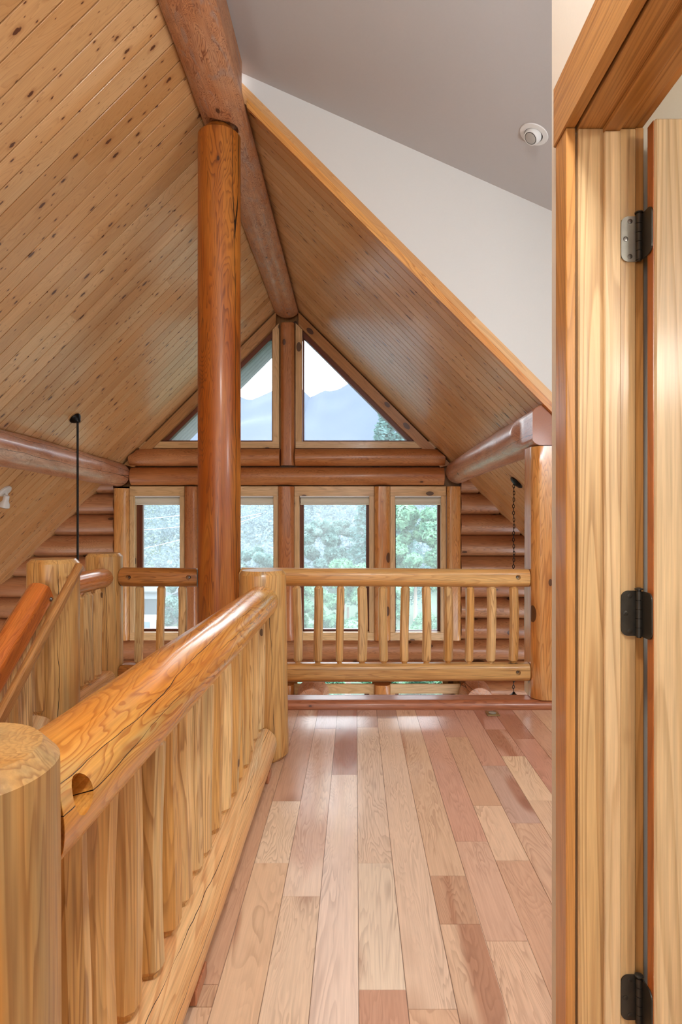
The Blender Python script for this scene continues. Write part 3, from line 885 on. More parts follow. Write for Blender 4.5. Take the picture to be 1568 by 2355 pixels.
# posts between the windows
def wpost(xa, xb, yt, yb, label, mat, r=None):
    xc = FX((xa + xb) / 2); r = r or (FX(xb) - FX(xa)) / 2
    return tag(log('log_post', (xc, FY + .015, FZ(yb)), (xc, FY + .015, FZ(yt)), r * 1.10, r * 1.10, mat, seg=32, wob=.015, bend=.0, cham=.002,
            flats=[((1, 0, 0), r - .003), ((-1, 0, 0), r - .003), ((0, 1, 0), .10), ((0, -1, 0), r * .93)]), label, 'post', kind='thing')
wpost(263, 299, 1123, 1471, 'log corner post left of the leftmost tall window', M['postr'])
wpost(425, 455, 1119, 1471, 'log window post directly behind and left of the thick round post', M['header'])
wpost(640, 677, 1119, 1471, 'reddish log window post in the middle of the four tall windows', M['header'])
wpost(860, 897, 1119, 1471, 'log window post between the two right-hand tall windows', M['postr'])
wpost(1026, 1059, 1119, 1471, 'log corner post right of the rightmost tall window', M['postr'])
wpost(645, 678, 745, 1071, 'king post log between the two triangular windows', M['header'])
for (xa, xb, lb) in ((425, 455, 'lower window post below and left of the thick round post'), (640, 677, 'lower window post hidden behind the right newel'),
                     (860, 897, 'lower window post seen through the gap under the far balcony rail')):
    wpost(xa, xb, 1573, 1857, lb, M['postr'])
# header logs
def header(xa, xb, ya, yb, label):
    z = FZ((ya + yb) / 2); r = (FZ(ya) - FZ(yb)) / 2
    return tag(log('log_beam', (FX(xa), FY + .02, z), (FX(xb), FY + .02, z), r * 1.03, r * 1.03, M['header'], seg=36, wob=.02, bend=.0, cham=.004,
            flats=[((0, 0, 1), r - .003), ((0, 0, -1), r - .003), ((0, 1, 0), .105)], clip=below_roof(.012)), label, 'beam', kind='thing')
header(300, 644, 1031.5, 1073, 'upper header log left of the king post under the left triangular window')
header(679, 1022, 1031.5, 1073, 'upper header log right of the king post under the right triangular window')
header(303, 1020, 1074.5, 1117, 'long lower header log spanning over the four tall windows')
# log joists below the loft edge
for x, lab in ((716, 'cut log end poking up behind rim log near the right newel'), (1103, 'cut log end with a crack behind rim log near the right post')):
    sx = F / 7.45
    xc = (x - VX) / sx; zc = EYE - (1576 - VY) / sx - .20
    t = tag(empty('log_joist', (xc, 7.6, zc)), lab, 'log', 'log ends below the loft edge', 'thing')
    log('bark_ring', (xc, 7.45, zc), (xc, FY - .045, zc), .165, .205, M['purlin'], t, seg=40, wob=.03, cham=.004)
    log('scooped_face', (xc, 7.435, zc - .03), (xc, 7.449, zc - .03), .100, .112, M['rim'], t, seg=32, wob=.03, cham=.003)

# rim logs along the loft edge
def rim(xa, xb, label, e0=None, e1=None):
    return tag(log('log_beam', (xa, 4.112, -.045), (xb, 4.112, -.045), .118, .118, M['rim'], seg=40, wob=.02, bend=0, cham=0,
            flats=[((0, 0, 1), .098), ((0, -1, 0), .094), ((0, 1, 0), .09)], end0=e0, end1=e1), label, 'beam', kind='thing')
rim(PCX, 2.69, 'reddish flattened log edging the loft floor below the far balcony rail', e0=cope(.162, (0, 1, 0), -.028))
rim(-1.86, PCX, 'short flattened log edging the landing left of the thick round post', e1=cope(.162, (0, 1, 0), -.028))

# ------------------------------------------------------------------ newels
def newel(x, y, ztop, r0, r1, label, flats=(), mat='newel', z0=0.001, cham=.022):
    return tag(log('newel_post', (x, y, z0), (x, y, ztop), r0, r1, M[mat], seg=44, wob=.022, bend=.0, cham=cham, flats=flats), label, 'newel post', 'newel posts of the loft railings', kind='thing')
NX, NY0, NY1, NR = -0.505, 0.746, 3.25, 0.128
newel(NX, NY0, .99, .134, .128, 'large newel post in the near left corner of the view')
newel(NX + .005, NY1, .99, .142, .126, 'newel post where the long balcony rail ends beside the loft floor', flats=[((-1, -.35, 0), .115), ((.2, -1, 0), .122)])
newel(-1.614, NY1, 1.05, .130, .128, 'left newel post at head of stairs with handrail against it', flats=[((-.4, -1, 0), .118)])
newel(-1.71, 4.14, 1.026, .122, .118, 'newel post at far corner of the landing left of the short rail', z0=.056, flats=[((-.35, -1, 0), .108)])

# ------------------------------------------------------------------ railings
def baluster(parent, x, y, z0, z1, r, mat='spindle'):
    """draw-knife peeled spindle: long irregular flats, tapered tenon ends"""
    rr = R
    sd = rr.uniform(0, 300); L = z1 - z0
    nf = 8; n = 9; ten = 0.026
    prof = [(0, .60), (.009, .60), (ten, 1.0)] + [(ten + (L - 2*ten) * i / n, 1.0) for i in range(1, n)] + [(L - ten, 1.0), (L - .009, .60), (L, .60)]
    an = []
    a = rr.uniform(0, 6.28)
    for k in range(nf):
        an.append(a); a += 2 * PI / nf * rr.uniform(.6, 1.4)
    sc = 2 * PI / (a - an[0]); an = [an[0] + (q - an[0]) * sc for q in an]
    vs = []
    for z, k in prof:
        t = z / L
        bx = .004 * math.sin(PI * t * 1.3 + sd); by = .004 * math.cos(PI * t + sd)
        for i, q in enumerate(an):
            aa = q + .10 * mnoise.noise(Vector((i * 5.1, sd, z * 2.2)))
            rad = r * k * (1 + .15 * mnoise.noise(Vector((i * 3.3 + sd, 1.0, z * 2.0))))
            vs.append((math.cos(aa) * rad + bx, math.sin(aa) * rad + by, z))
    m = len(prof)
    fs = [(k*nf+i, k*nf+(i+1) % nf, (k+1)*nf+(i+1) % nf, (k+1)*nf+i) for k in range(m-1) for i in range(nf)]
    fs += [tuple(range(nf-1, -1, -1)), tuple(range((m-1)*nf, m*nf))]
    o = mesh_obj('baluster', vs, fs, M[mat], None, True)
    o.data.set_sharp_from_angle(angle=math.radians(17))
    o.location = (x, y, z0)
    put(o, parent)
    return o
def bolt(parent, p, d, r=.011):
    d = Vector(d)
    mm = MB(); mm.lathe([(r * .5, 0), (r, .002), (r, .006), (r * .6, .010)], 16, axis_matrix(p, Vector(p) + d))
    o = mm.build('bolt', M['steel'], None, True); put(o, parent)
    return o

# 1. the long balcony rail beside the floor
t = tag(empty('log_railing', (-.49, 2.0, 0)), 'long log railing with thick glossy top rail running from near newel along the floor', 'railing', 'log railings of the loft', 'thing')
rx, rzc, rr_ = -.490, .838, .086
top = log('top_rail', (rx, NY0, rzc), (rx, NY1, rzc), rr_ + .004, rr_ - .002, M['rail'], t, seg=56, wob=.03, bend=.004, cham=.001, rings=40,
          end0=cope(.139, (1, 0, 0), rx - NX), end1=cope(.134, (1, 0, 0), rx - NX - .005))
bore(top, (rx + .10, .905, .866), (-1, 0, 0), .029, .105)
bot = log('bottom_rail', (-.51, NY0, .105), (-.51, NY1, .105), .099, .106, M['lowrail'], t, seg=44, wob=.03, bend=.003, cham=.001, rings=30,
          flats=[((0, 0, 1), .088), ((0, 0, -1), .07)], end0=cope(.141, (1, 0, 0), -.005), end1=cope(.147, (1, 0, 0), -.01))
for y in (1.064, 1.186, 1.32, 1.447, 1.590, 1.708, 1.850, 1.945, 2.094, 2.22, 2.36, 2.495, 2.629, 2.775, 2.92, 3.055):
    baluster(t, -.497 + R.uniform(-.006, .006), y, .191, rzc - .074, R.uniform(.033, .041))
mm = MB(); mm.box(-.60, -.415, 1.585, 1.70, .001, .038, .003); put(mm.build('spacer_block', M['rim']), t)
mm = MB(); mm.box(-.60, -.415, 2.9, 3.0, .001, .038, .003); put(mm.build('spacer_block', M['rim']), t)

# 2. far balcony rail
def level_rail(label, xa, xb, y, zt, zb, r, n_bal, e0, e1, holes, xs=None, mat='beamrail'):
    t = tag(empty('log_railing', ((xa + xb) / 2, y, 0)), label, 'railing', 'log railings of the loft', 'thing')
    tr = log('top_rail', (xa, y, zt), (xb, y, zt), r, r * .96, M[mat], t, seg=36, wob=.05, bend=.004, cham=.003, end0=e0, end1=e1, flats=[((0, -1, 0), r * .86)])
    br = log('bottom_rail', (xa, y, zb), (xb, y, zb), r * 1.04, r, M[mat], t, seg=36, wob=.05, bend=.003, cham=.003, end0=e0, end1=e1, flats=[((0, -1, 0), r * .88), ((0, 0, 1), r * .9)])
    for o, z in ((tr, zt), (br, zb)):
        for hx in holes:
            bore(o, (hx, y - r, z + .003), (0, 1, 0), .017, .028)
            bolt(o, (hx, y - r * .86 + .026, z + .003), (0, -1, 0))
    for x in xs:
        baluster(t, x, y, zb + r * .8, zt - r * .78, R.uniform(.028, .034))
    return t
YR = 4.14; SR = F / 4.10
xs = [(px - VX) / SR for px in (683, 731, 781, 833, 882, 932, 982, 1032, 1082, 1132, 1184)]
xs = [xs[0] - .146 * k for k in (3, 2, 1)] + xs
level_rail('far log balcony railing between the thick round post and the golden right post', PCX, 1.172, YR, .862, .222, .064, 11,
           cope(.1508, (0, 1, 0)), None, [(1190 - VX) / SR], xs)
# 3. short rail left of the post
xs = [(px - VX) / SR for px in (315, 365, 415)]
level_rail('short log railing between far landing newel and the thick round post', -1.71, PCX, YR, .862, .215, .064, 3,
           cope(.128, (0, 1, 0)), cope(.1508, (0, 1, 0)), [(297 - VX) / SR, (435 - VX) / SR], xs, 'shortrail')
# 4. landing side rail
t = tag(empty('log_railing', (-1.66, 3.7, 0)), 'short reddish log railing running away between the two left newel posts', 'railing', 'log railings of the loft', 'thing')
log('top_rail', (-1.675, NY1, .868), (-1.675, 4.14, .868), .064, .064, M['stairrail'], t, seg=32, wob=.05, cham=.002, end0=cope(.137, (1, 0, 0), -.061), end1=cope(.128, (1, 0, 0), .035))
log('bottom_rail', (-1.675, NY1, .20), (-1.675, 4.14, .20), .070, .070, M['lowrail'], t, seg=32, wob=.04, cham=.002, end0=cope(.138, (1, 0, 0), -.061), end1=cope(.129, (1, 0, 0), .035), flats=[((0, 0, 1), .055)])
for y in (3.47, 3.60, 3.73, 3.86): baluster(t, -1.645, y, .252, .815, .036)
# 5. stair rail running down towards the camera
SL = .755
t = tag(empty('log_railing', (-1.59, 2.4, -.4)), 'sloping orange log stair railing falling away from the left newel at the left edge', 'railing', 'log railings of the loft', 'thing')
def st(y, z): return z - SL * (3.12 - y)
tr = log('top_rail', (-1.592, .95, st(.95, .935)), (-1.592, 3.070, .935 - SL * .05), .074, .066, M['stairrail'], t, seg=36, wob=.05, cham=.004, flats=[((1, 0, 0), .058)])
br = log('bottom_rail', (-1.592, .95, st(.95, .27)), (-1.592, 3.070, .27 - SL * .05), .074, .070, M['lowrail'], t, seg=36, wob=.04, cham=.004, flats=[((1, 0, 0), .060)])
for y in [3.05 - .122 * k for k in range(16)]:
    baluster(t, -1.592, y, st(y, .335), st(y, .875), .033)
for zz, par in ((.905, tr), (.24, br)):
    bolt(par, (-1.535, 3.06, st(3.06, zz)), (1, 0, 0), .012)
# 6. thin handrail
t = tag(empty('handrail', (-1.416, 2.3, .3)), 'thin brown wooden handrail slanting up the stairs in front of the left newel', 'handrail', None, 'thing')
log('grip', (-1.416, .95, 1.018 - .765 * 2.18), (-1.416, 3.13, 1.018), .030, .024, M['handrail'], t, seg=20, wob=.06, cham=.006, flats=[((1, 0, 0), .020), ((-1, 0, 0), .02)])
for y in (3.10, 1.5):
    mm = MB()
    z = 1.018 - .765 * (3.13 - y)
    mm.tube((-1.528 if y < 3 else -1.497, y if y < 3 else 3.170, z - .035), (-1.425, y, z - .025), .010, seg=10)
    put(mm.build('bracket', M['handrail'], None, True), t)

# staircase
t = tag(empty('staircase', (-1.1, 1.8, -2.75)), 'wooden stairs dropping down behind the long balcony rail', 'stairs', None, 'thing')
for k in range(11):
    y1_ = 3.155 - .262 * k; z1_ = -.198 * (k + 1)
    mm = MB(); mm.box(-1.55, -.675, y1_ - .30, y1_, z1_ - .05, z1_, .006); put(mm.build('tread', M['treads']), t)
for x in (-1.56, -.668):
    mm = MB(); vs = []
    pts = [(3.15, -.05), (3.15, -.42), (.27, -2.55), (.27, -2.2)]
    vs = [(x - .004, a, b) for a, b in pts] + [(x + .004, a, b) for a, b in pts]
    mm.add(vs, [(0,1,2,3), (7,6,5,4), (0,4,5,1), (1,5,6,2), (2,6,7,3), (3,7,4,0)])
    put(mm.build('stringer', M['treads']), t)

# ------------------------------------------------------------------ doorway
t = struct(empty('trim_2', (WX, JY, 0)))
CF = WX - .020                           # face of the casing
def dbox(nm, mat, x0, x1, y0, y1, z0, z1, b=.002):
    mm = MB(); mm.box(x0, x1, y0, y1, z0, z1, b); return put(mm.build(nm, mat), t)
dbox('side_casing', M['casing'], CF, WX - .001, JY + .004, JY + .068, .0, HZ + .004)
dbox('side_casing', M['casing'], CF, WX - .001, NJ - .068, NJ - .004, .0, HZ + .004)
dbox('head_casing', M['casingy'], CF - .003, WX - .001, NJ - .09, JY + .074, HZ + .0045, HZ + .128)
o = dbox('jamb', M['jamb'], WX + .003, WX + WT, JY, JY + .018, .0, HZ)
dbox('jamb', M['jamb'], WX + .003, WX + WT, NJ - .018, NJ, .0, HZ)
dbox('head_jamb', M['jambh'], WX + .003, WX + WT, NJ - .018, JY + .018, HZ + .0005, HZ + .0185)
dbox('door_stop', M['jamb'], WX + .050, WX + .082, JY - .011, JY - .0005, .0, HZ - .0115)
dbox('head_stop', M['jambh'], WX + .050, WX + .082, NJ + .0, JY - .0005, HZ - .011, HZ)
dbox('room_casing', M['casing'], WX + WT + .001, WX + WT + .019, JY + .006, JY + .07, .0, HZ + .006)
dbox('room_head_casing', M['jambh'], WX + WT + .001, WX + WT + .019, NJ - .07, JY + .07, HZ + .0065, HZ + .07)

d = struct(empty('door_1', (.566, 1.16, 0)))
DX, DY0, DY1, DT = .561, 1.146, 1.174, 2.030
mm = MB(); mm.box(DX + .002, DX + .78, DY0, DY1, .012, DT, .004); put(mm.build('door_leaf', M['door']), d)
mm = MB(); mm.box(DX, DX + .0015, DY0 + .003, DY1 - .003, .014, DT - .004); put(mm.build('door_edge', M['doored']), d)
def hinge(z, mat, lab):
    h = empty('hinge', (.552, JY - .01, z)); put(h, d); h['label'] = lab
    H = .0445; S_ = lambda px: (px - VX) / 1167.0
    # jamb leaf with rounded corners on the hall side
    x0, x1 = S_(1427), S_(1470); rc = .014
    pts = [(x1, -H), (x1, H)]
    for k in range(7): a = PI/2 + PI/2 * k / 6; pts.append((x0 + rc + rc * math.cos(a), H - rc + rc * math.sin(a)))
    for k in range(7): a = PI + PI/2 * k / 6; pts.append((x0 + rc + rc * math.cos(a), -H + rc + rc * math.sin(a)))
    mm = MB(); mm.prism([(a, b + z) for a, b in pts], JY - .0030, JY - .0006); put(mm.build('jamb_leaf', mat), h)
    # door leaf lies against the hinge edge of the slab
    y0, y1 = 1.1485, 1.186
    pts = [(y1, -H), (y1, H)]
    for k in range(7): a = PI/2 + PI/2 * k / 6; pts.append((y0 + rc + rc * math.cos(a), H - rc + rc * math.sin(a)))
    for k in range(7): a = PI + PI/2 * k / 6; pts.append((y0 + rc + rc * math.cos(a), -H + rc + rc * math.sin(a)))
    mm = MB(); n = len(pts)
    xa, xb = DX - .0032, DX - .0006
    mm.add([(xa, a, b + z) for a, b in pts] + [(xb, a, b + z) for a, b in pts], [tuple(range(n)), tuple(range(2*n-1, n-1, -1))] + [(i, i+n, (i+1) % n + n, (i+1) % n) for i in range(n)])
    put(mm.build('door_plate', M['bronze']), h)
    bx, by = .5535, 1.1905
    mm = MB()
    for k in range(5):
        a = z - H + .0178 * k; mm.tube((bx, by, a + .0005), (bx, by, a + .0173), .0062, seg=18)
    mm.tube((bx, by, z - H - .002), (bx, by, z + H + .004), .0045, seg=14); mm.lathe([(.003, 0), (.008, .001), (.008, .003), (.003, .005)], 16, Matrix.Translation((bx, by, z + H + .002)))
    put(mm.build('knuckle', M['bronze'], None, True), h)
    for px, dz in ((1447, .0345), (1437, 0), (1447, -.0345)):
        mm = MB(); x = S_(px)
        mm.lathe([(.0048, 0), (.0048, .0006), (.0036, .0010)], 18, axis_matrix((x, JY - .0030, z + dz), (x, JY - 1, z + dz)))
        mm.box(x - .0026, x + .0026, JY - .0042, JY - .0038, z + dz - .0006, z + dz + .0006); mm.box(x - .0006, x + .0006, JY - .0042, JY - .0038, z + dz - .0026, z + dz + .0026)
        put(mm.build('screw', M['steel'] if mat is M['pewter'] else M['bronze'], None, True), h)
zh = lambda py: EYE - (py - VY) / 1167.0
hinge(zh(551), M['pewter'], 'pale pewter upper hinge')
hinge(zh(1410), M['bronze'], 'dark middle hinge')
hinge(zh(2292), M['bronze'], 'dark worn bottom hinge')

# ------------------------------------------------------------------ lamps and small things
# rod pendant on the left slope
def slope_pt_left(px, py):
    k = ((VY - py) + (VX - px)) ; Y = 4.5
    for _ in range(20):
        s_ = k / (apex(Y) - EYE - AX); Y = F / s_
    return Vector(((px - VX) / s_, Y, EYE + (VY - py) / s_))
def slope_pt_right(px, py):
    k = (VY - py) + (px - VX); Y = 4.5
    for _ in range(20):
        s_ = k / (apex(Y) - EYE + AX); Y = F / s_
    return Vector(((px - VX) / s_, Y, EYE + (VY - py) / s_))
p = slope_pt_left(171, 960)
t = tag(empty('pendant_light', p), 'black rod pendant hanging from the left board ceiling', 'pendant lamp', None, 'thing')
nl = Vector((1, 0, -1)).normalized()
mm = MB(); mm.lathe([(.056, .003), (.060, .010), (.055, .024), (.034, .046), (.020, .052)], 28, axis_matrix(p, p + nl)); put(mm.build('canopy', M['black'], None, True), t)
q = p + nl * .045
mm = MB(); mm.lathe([(.010, -.022), (.024, -.015), (.028, 0), (.024, .015), (.010, .022)], 20, Matrix.Translation(q)); put(mm.build('ball_joint', M['black'], None, True), t)
mm = MB(); mm.tube(q + Vector((0, 0, -.015)), (q.x, q.y, .30), .0105, seg=16); put(mm.build('rod', M['black'], None, True), t)
mm = MB(); mm.lathe([(.075, 0), (.078, .03), (.060, .10), (.018, .15), (.012, .17)], 28, Matrix.Translation((q.x + .0, q.y, .14))); put(mm.build('lamp_shade', M['black'], None, True), t)
# chain pendant on the right
p = slope_pt_right(1188, 1109)
t = tag(empty('pendant_light', p), 'black chain pendant hanging from low right board ceiling beside the golden post', 'pendant lamp', None, 'thing')
nr = Vector((-1, 0, -1)).normalized()
mm = MB(); mm.lathe([(.075, .003), (.076, .008), (.062, .022), (.020, .034), (.008, .036)], 28, axis_matrix(p, p + nr)); put(mm.build('canopy', M['black'], None, True), t)
cx, cy, cz = p.x - .030, p.y, p.z - .040
mm = MB(); mm.tube(p + nr * .034, (cx, cy, cz + .01), .004, seg=8); put(mm.build('hook', M['black'], None, True), t)
def link_mesh():
    vs = []; fs = []; n = 20; m = 8
    for i in range(n):
        a = 2 * PI * i / n
        c = Vector((.0105 * math.cos(a), 0, .0205 * math.sin(a)))
        tdir = Vector((-.0105 * math.sin(a), 0, .0205 * math.cos(a))).normalized()
        nn = Vector((tdir.z, 0, -tdir.x))
        for j in range(m):
            b = 2 * PI * j / m
            vs.append(c + nn * (.0034 * math.cos(b)) + Vector((0, 1, 0)) * (.0034 * math.sin(b)))
    for i in range(n):
        for j in range(m):
            fs.append((i*m+j, ((i+1) % n)*m+j, ((i+1) % n)*m+(j+1) % m, i*m+(j+1) % m))
    return vs, fs
v_, f_ = link_mesh()
lk = mesh_obj('chain_link', v_, f_, M['black'], None, True)
nlink = 62
zc = cz
for k in range(nlink):
    o = lk if k == 0 else lk.copy()
    if k: COL.objects.link(o)
    o.location = (cx + .003 * math.sin(k * .7), cy, zc - .0335 * k)
    o.rotation_euler = (0, 0, (0.25 if k % 2 == 0 else PI / 2 - .25))
    o.parent = t; o.matrix_parent_inverse = Matrix.Translation(-p)
zl = zc - .0335 * nlink
mm = MB(); mm.lathe([(.16, -.16), (.15, -.12), (.06, -.03), (.02, .0), (.008, .02)], 28, Matrix.Translation((cx, cy, zl))); put(mm.build('lamp_shade', M['black'], None, True), t)
# white spot on the left
p = slope_pt_left(10, 1128)
t = tag(empty('spotlight', p), 'small white spotlight on left board ceiling at the left edge', 'spotlight', None, 'thing')
mm = MB(); mm.lathe([(.068, .001), (.068, .016), (.060, .024), (.020, .027)], 28, axis_matrix(p, p + nl)); put(mm.build('base', M['whitemetal'], None, True), t)
a = p + nl * .027 ; b = a + Vector((.012, -.01, -.03))
mm = MB(); mm.tube(a, b, .011, seg=14); put(mm.build('stem', M['whitemetal'], None, True), t)
dr = Vector((-.28, .05, -1)).normalized()
mm = MB(); mm.lathe([(.014, -.005), (.026, .004), (.028, .055), (.046, .085), (.050, .118), (.044, .120)], 24, axis_matrix(b, b + dr)); put(mm.build('lamp_head', M['whitemetal'], None, True), t)
mm = MB(); mm.lathe([(.038, .1205), (.038, .124), (.020, .130)], 20, axis_matrix(b, b + dr)); put(mm.build('bulb', M['bulb'], None, True), t)
# recessed eyeball light in the loft ceiling
s_ = (878 + .4455 * 410) / 2.614
lp = Vector((410 / s_, F / s_, EYE + 878 / s_))
nd = Vector((-.4455, 0, -1)).normalized()
t = tag(empty('recessed_light', lp), 'white eyeball recessed light in the smooth grey loft ceiling', 'ceiling light', None, 'thing')
Mx = axis_matrix(lp, lp + nd)
vs = []
mm = MB()
prof = [(.052, .003), (.055, .009), (.082, .006), (.084, .001)]
seg = 40
for r_, z_ in prof:
    for i in range(seg):
        a = 2 * PI * i / seg; mm.v.append(Mx @ Vector((r_ * math.cos(a), r_ * math.sin(a), z_)))
mm.f += [(k*seg+i, k*seg+(i+1) % seg, (k+1)*seg+(i+1) % seg, (k+1)*seg+i) for k in range(3) for i in range(seg)]
put(mm.build('trim_ring', M['whitemetal'], None, True), t)
mm = MB(); mm.lathe([(.048, .0035), (.053, .0035)], 32, Mx); put(mm.build('gap_ring', M['black'], None, True), t)
aim = (nd + Vector((-.55, -.28, -.25))).normalized()
c_ = lp + nd * .004
Ma = axis_matrix(c_, c_ + aim)
mm = MB(); mm.lathe([(.050, .0), (.049, .012), (.045, .028), (.041, .034), (.036, .034), (.036, .030)], 32, Ma); put(mm.build('eyeball', M['whitemetal'], None, True), t)
mm = MB(); mm.lathe([(.0365, .031), (.0375, .0335), (.0355, .0345)], 32, Ma); put(mm.build('rim', M['black'], None, True), t)
mm = MB(); mm.lathe([(.034, .0335), (.030, .037), (.018, .041), (.006, .042)], 28, Ma); put(mm.build('bulb', M['bulb'], None, True), t)
# floor outlet
fx, fy = 313 / 355.0, 3.93
t = tag(empty('floor_outlet', (fx, fy, 0)), 'small square metal outlet cover on the floor near the rim log', 'floor outlet', None, 'thing')
mm = MB(); mm.box(fx - .040, fx + .040, fy - .045, fy + .045, .0008, .007, .002); put(mm.build('plate', M['brass']), t)
mm = MB(); mm.lathe([(.024, 0), (.024, .003), (.018, .005), (.004, .005)], 24, Matrix.Translation((fx, fy, .007))); put(mm.build('lid', M['pewter'], None, True), t)

# ------------------------------------------------------------------ outdoors
def hill_z(x, y):
    base = -7.0 + max(0, y - 55) * .11 + max(0, y - 120) * .035
    return base + 2.5 * mnoise.noise(Vector((x * .02, y * .02, 3))) * min(1, max(0, (y - 40) / 60)) + max(0, x) * .03 * min(1, max(0, (y - 20) / 40))
def terrain(name, x0, x1, y0, y1, nx, ny, fz, mat):
    vs = []; fs = []
    for j in range(ny + 1):
        for i in range(nx + 1):
            x = x0 + (x1 - x0) * i / nx; y = y0 + (y1 - y0) * (j / ny) ** 1.5
            vs.append((x, y, fz(x, y)))
    for j in range(ny):
        for i in range(nx):
            a = j * (nx + 1) + i; fs.append((a, a + 1, a + nx + 2, a + nx + 1))
    return struct(mesh_obj(name, vs, fs, mat, None, True))
terrain('ground', -160, 130, 8.2, 300, 60, 60, hill_z, M['hill'])
ridge_pts = [(300, 985), (430, 950), (540, 905), (556, 914), (575, 921), (599, 911), (628, 898), (660, 885), (690, 890), (698, 898), (711, 914), (726, 908), (744, 898), (762, 900), (781, 894), (801, 882), (830, 862), (870, 842), (950, 800), (1150, 780)]
def mount_z(x, y):
    px = VX + F * x / 520.0
    q = ridge_pts
    if px <= q[0][0]: h = q[0][1]
    elif px >= q[-1][0]: h = q[-1][1]
    else:
        for (a, ha), (b, hb) in zip(q, q[1:]):
            if a <= px <= b: h = ha + (hb - ha) * (px - a) / (b - a); break
    top = EYE + (VY - h) / F * 520.0
    t = (y - 300) / 220.0
    return -10 + (top + 10) * max(0, min(1, t)) ** .8 + (5 * mnoise.noise(Vector((x * .03, y * .03, 0))) * t * (1 - t) * 4)
def mount():
    nx, ny = 150, 24; vs = []; fs = []
    for j in range(ny + 1):
        for i in range(nx + 1):
            x = -320 + 620 * i / nx; y = 300 + 220 * j / ny
            vs.append((x, y, mount_z(x, y)))
    for j in range(ny):
        for i in range(nx):
            a = j * (nx + 1) + i; fs.append((a, a + 1, a + nx + 2, a + nx + 1))
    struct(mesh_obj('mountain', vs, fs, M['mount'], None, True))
mount()
def leaf_cloud(rr, n, blobs, size, vs, fs):
    for _ in range(n):
        c, rad = blobs[rr.randrange(len(blobs))]
        d = Vector((rr.gauss(0, 1), rr.gauss(0, 1), rr.gauss(0, 1))).normalized()
        p = Vector(c) + Vector((d.x * rad, d.y * rad, d.z * rad * .85)) * rr.uniform(.78, 1.05)
        u = Vector((rr.gauss(0, 1), rr.gauss(0, 1), rr.gauss(0, .6))).normalized(); w = d.cross(u)
        if w.length < .1: continue
        w.normalize(); s_ = size * rr.uniform(.6, 1.4)
        b = len(vs)
        vs.extend([p - u * s_, p + w * s_ * .5, p + u * s_, p - w * s_ * .5]); fs.append((b, b+1, b+2, b+3))
def forest():
    rr = random.Random(3); vs = []; fs = []
    for _ in range(1500):
        y = 60 + 230 * rr.random() ** 1.3; x = rr.uniform(-.62, .28) * y
        r_ = rr.uniform(1.4, 2.8) * (1 + y / 260)
        z = hill_z(x, y) + r_ * .5
        n = 190
        blobs = [((x, y, z), r_), ((x + rr.uniform(-1, 1) * r_ * .6, y - .3 * r_, z + r_ * .35), r_ * .65)]
        leaf_cloud(rr, n, blobs, r_ * .085, vs, fs)
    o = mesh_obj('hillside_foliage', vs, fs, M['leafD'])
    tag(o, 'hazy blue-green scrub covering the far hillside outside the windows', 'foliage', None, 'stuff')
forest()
def tree(x, y, h, w, label, mat, seed, conifer=False, base=None):
    rr = random.Random(seed)
    z0 = hill_z(x, y) if base is None else base
    t = tag(empty('pine_tree' if conifer else 'leafy_tree', (x, y, z0)), label, 'tree', 'trees outside the windows', 'thing')
    vs = []; fs = []
    if conifer:
        blobs = []
        for k in range(34):
            f = k / 33.0; rad = w * (1.02 - f) ** .8
            for q in range(7):
                a = rr.uniform(0, 6.28); blobs.append(((x + math.cos(a) * rad * .7, y + math.sin(a) * rad * .7, z0 + h * (.12 + .86 * f)), max(.35, rad * .45)))
        leaf_cloud(rr, 16000, blobs, .17, vs, fs)
    else:
        blobs = []
        for k in range(26):
            a = rr.uniform(0, 6.28); e = rr.uniform(-.5, 1)
            rad = w * .62 * math.sqrt(max(0, 1 - (e * .8) ** 2))
            blobs.append(((x + math.cos(a) * rad, y + math.sin(a) * rad, z0 + h * .60 + e * h * .34), rr.uniform(.20, .34) * w))
        leaf_cloud(rr, 14000, blobs, .105, vs, fs)
    put(mesh_obj('crown', vs, fs, mat), t)
    mm = MB(); mm.tube((x, y, z0 - .3), (x, y, z0 + h * .62), w * .06 + .08, .05, 12); put(mm.build('trunk', M['bark'], None, True), t)
def at(px, Y): return (px - VX) / F * Y
def ht(py, Y): return EYE + (VY - py) / F * Y
def tree_px(px, top, wpx, Y, label, mat, seed, conifer=False, bottom=None):
    x = at(px, Y); zt = ht(top, Y); z0 = hill_z(x, Y)
    tree(x, Y, zt - z0, wpx / 2 / F * Y, label, mat, seed, conifer)
tree_px(890, 900, 190, 48, 'tall blue-green conifer in right corner of the right triangular window', M['leafC'], 1, True)
tree_px(955, 1150, 165, 30, 'bright leafy tree filling the rightmost tall window', M['leafA'], 2)
tree_px(1060, 1120, 170, 34, 'leafy tree at right edge of the rightmost tall window', M['leafA'], 3)
tree_px(800, 1262, 130, 27, 'low pale leafy tree in wide window right of the middle post', M['leafA'], 4)
tree_px(730, 1182, 110, 40, 'taller leafy tree behind, left part of wide window right of the middle post', M['leafB'], 5)
tree_px(790, 1190, 90, 53, 'pale leafy tree at right part of wide window below the header log', M['leafB'], 6)
tree_px(720, 1330, 110, 24, 'bushy leafy tree low behind the balusters of the wide window', M['leafA'], 7)
tree_px(585, 1250, 120, 36, 'leafy tree seen right of the thick round post', M['leafB'], 8)
tree_px(410, 1300, 90, 34, 'dark bushy tree at right edge of the leftmost tall window', M['leafB'], 9)
tree_px(905, 1330, 120, 25, 'green leafy tree low behind the middle balusters', M['leafA'], 10)
tree_px(640, 1340, 120, 29, 'leafy tree low behind the right newel', M['leafB'], 12)
tree_px(520, 1290, 130, 42, 'leafy tree behind the thick round post', M['leafB'], 13)
tree_px(725, 1500, 150, 17, 'green bush close outside, low in the gap under the far balcony rail', M['leafA'], 14)
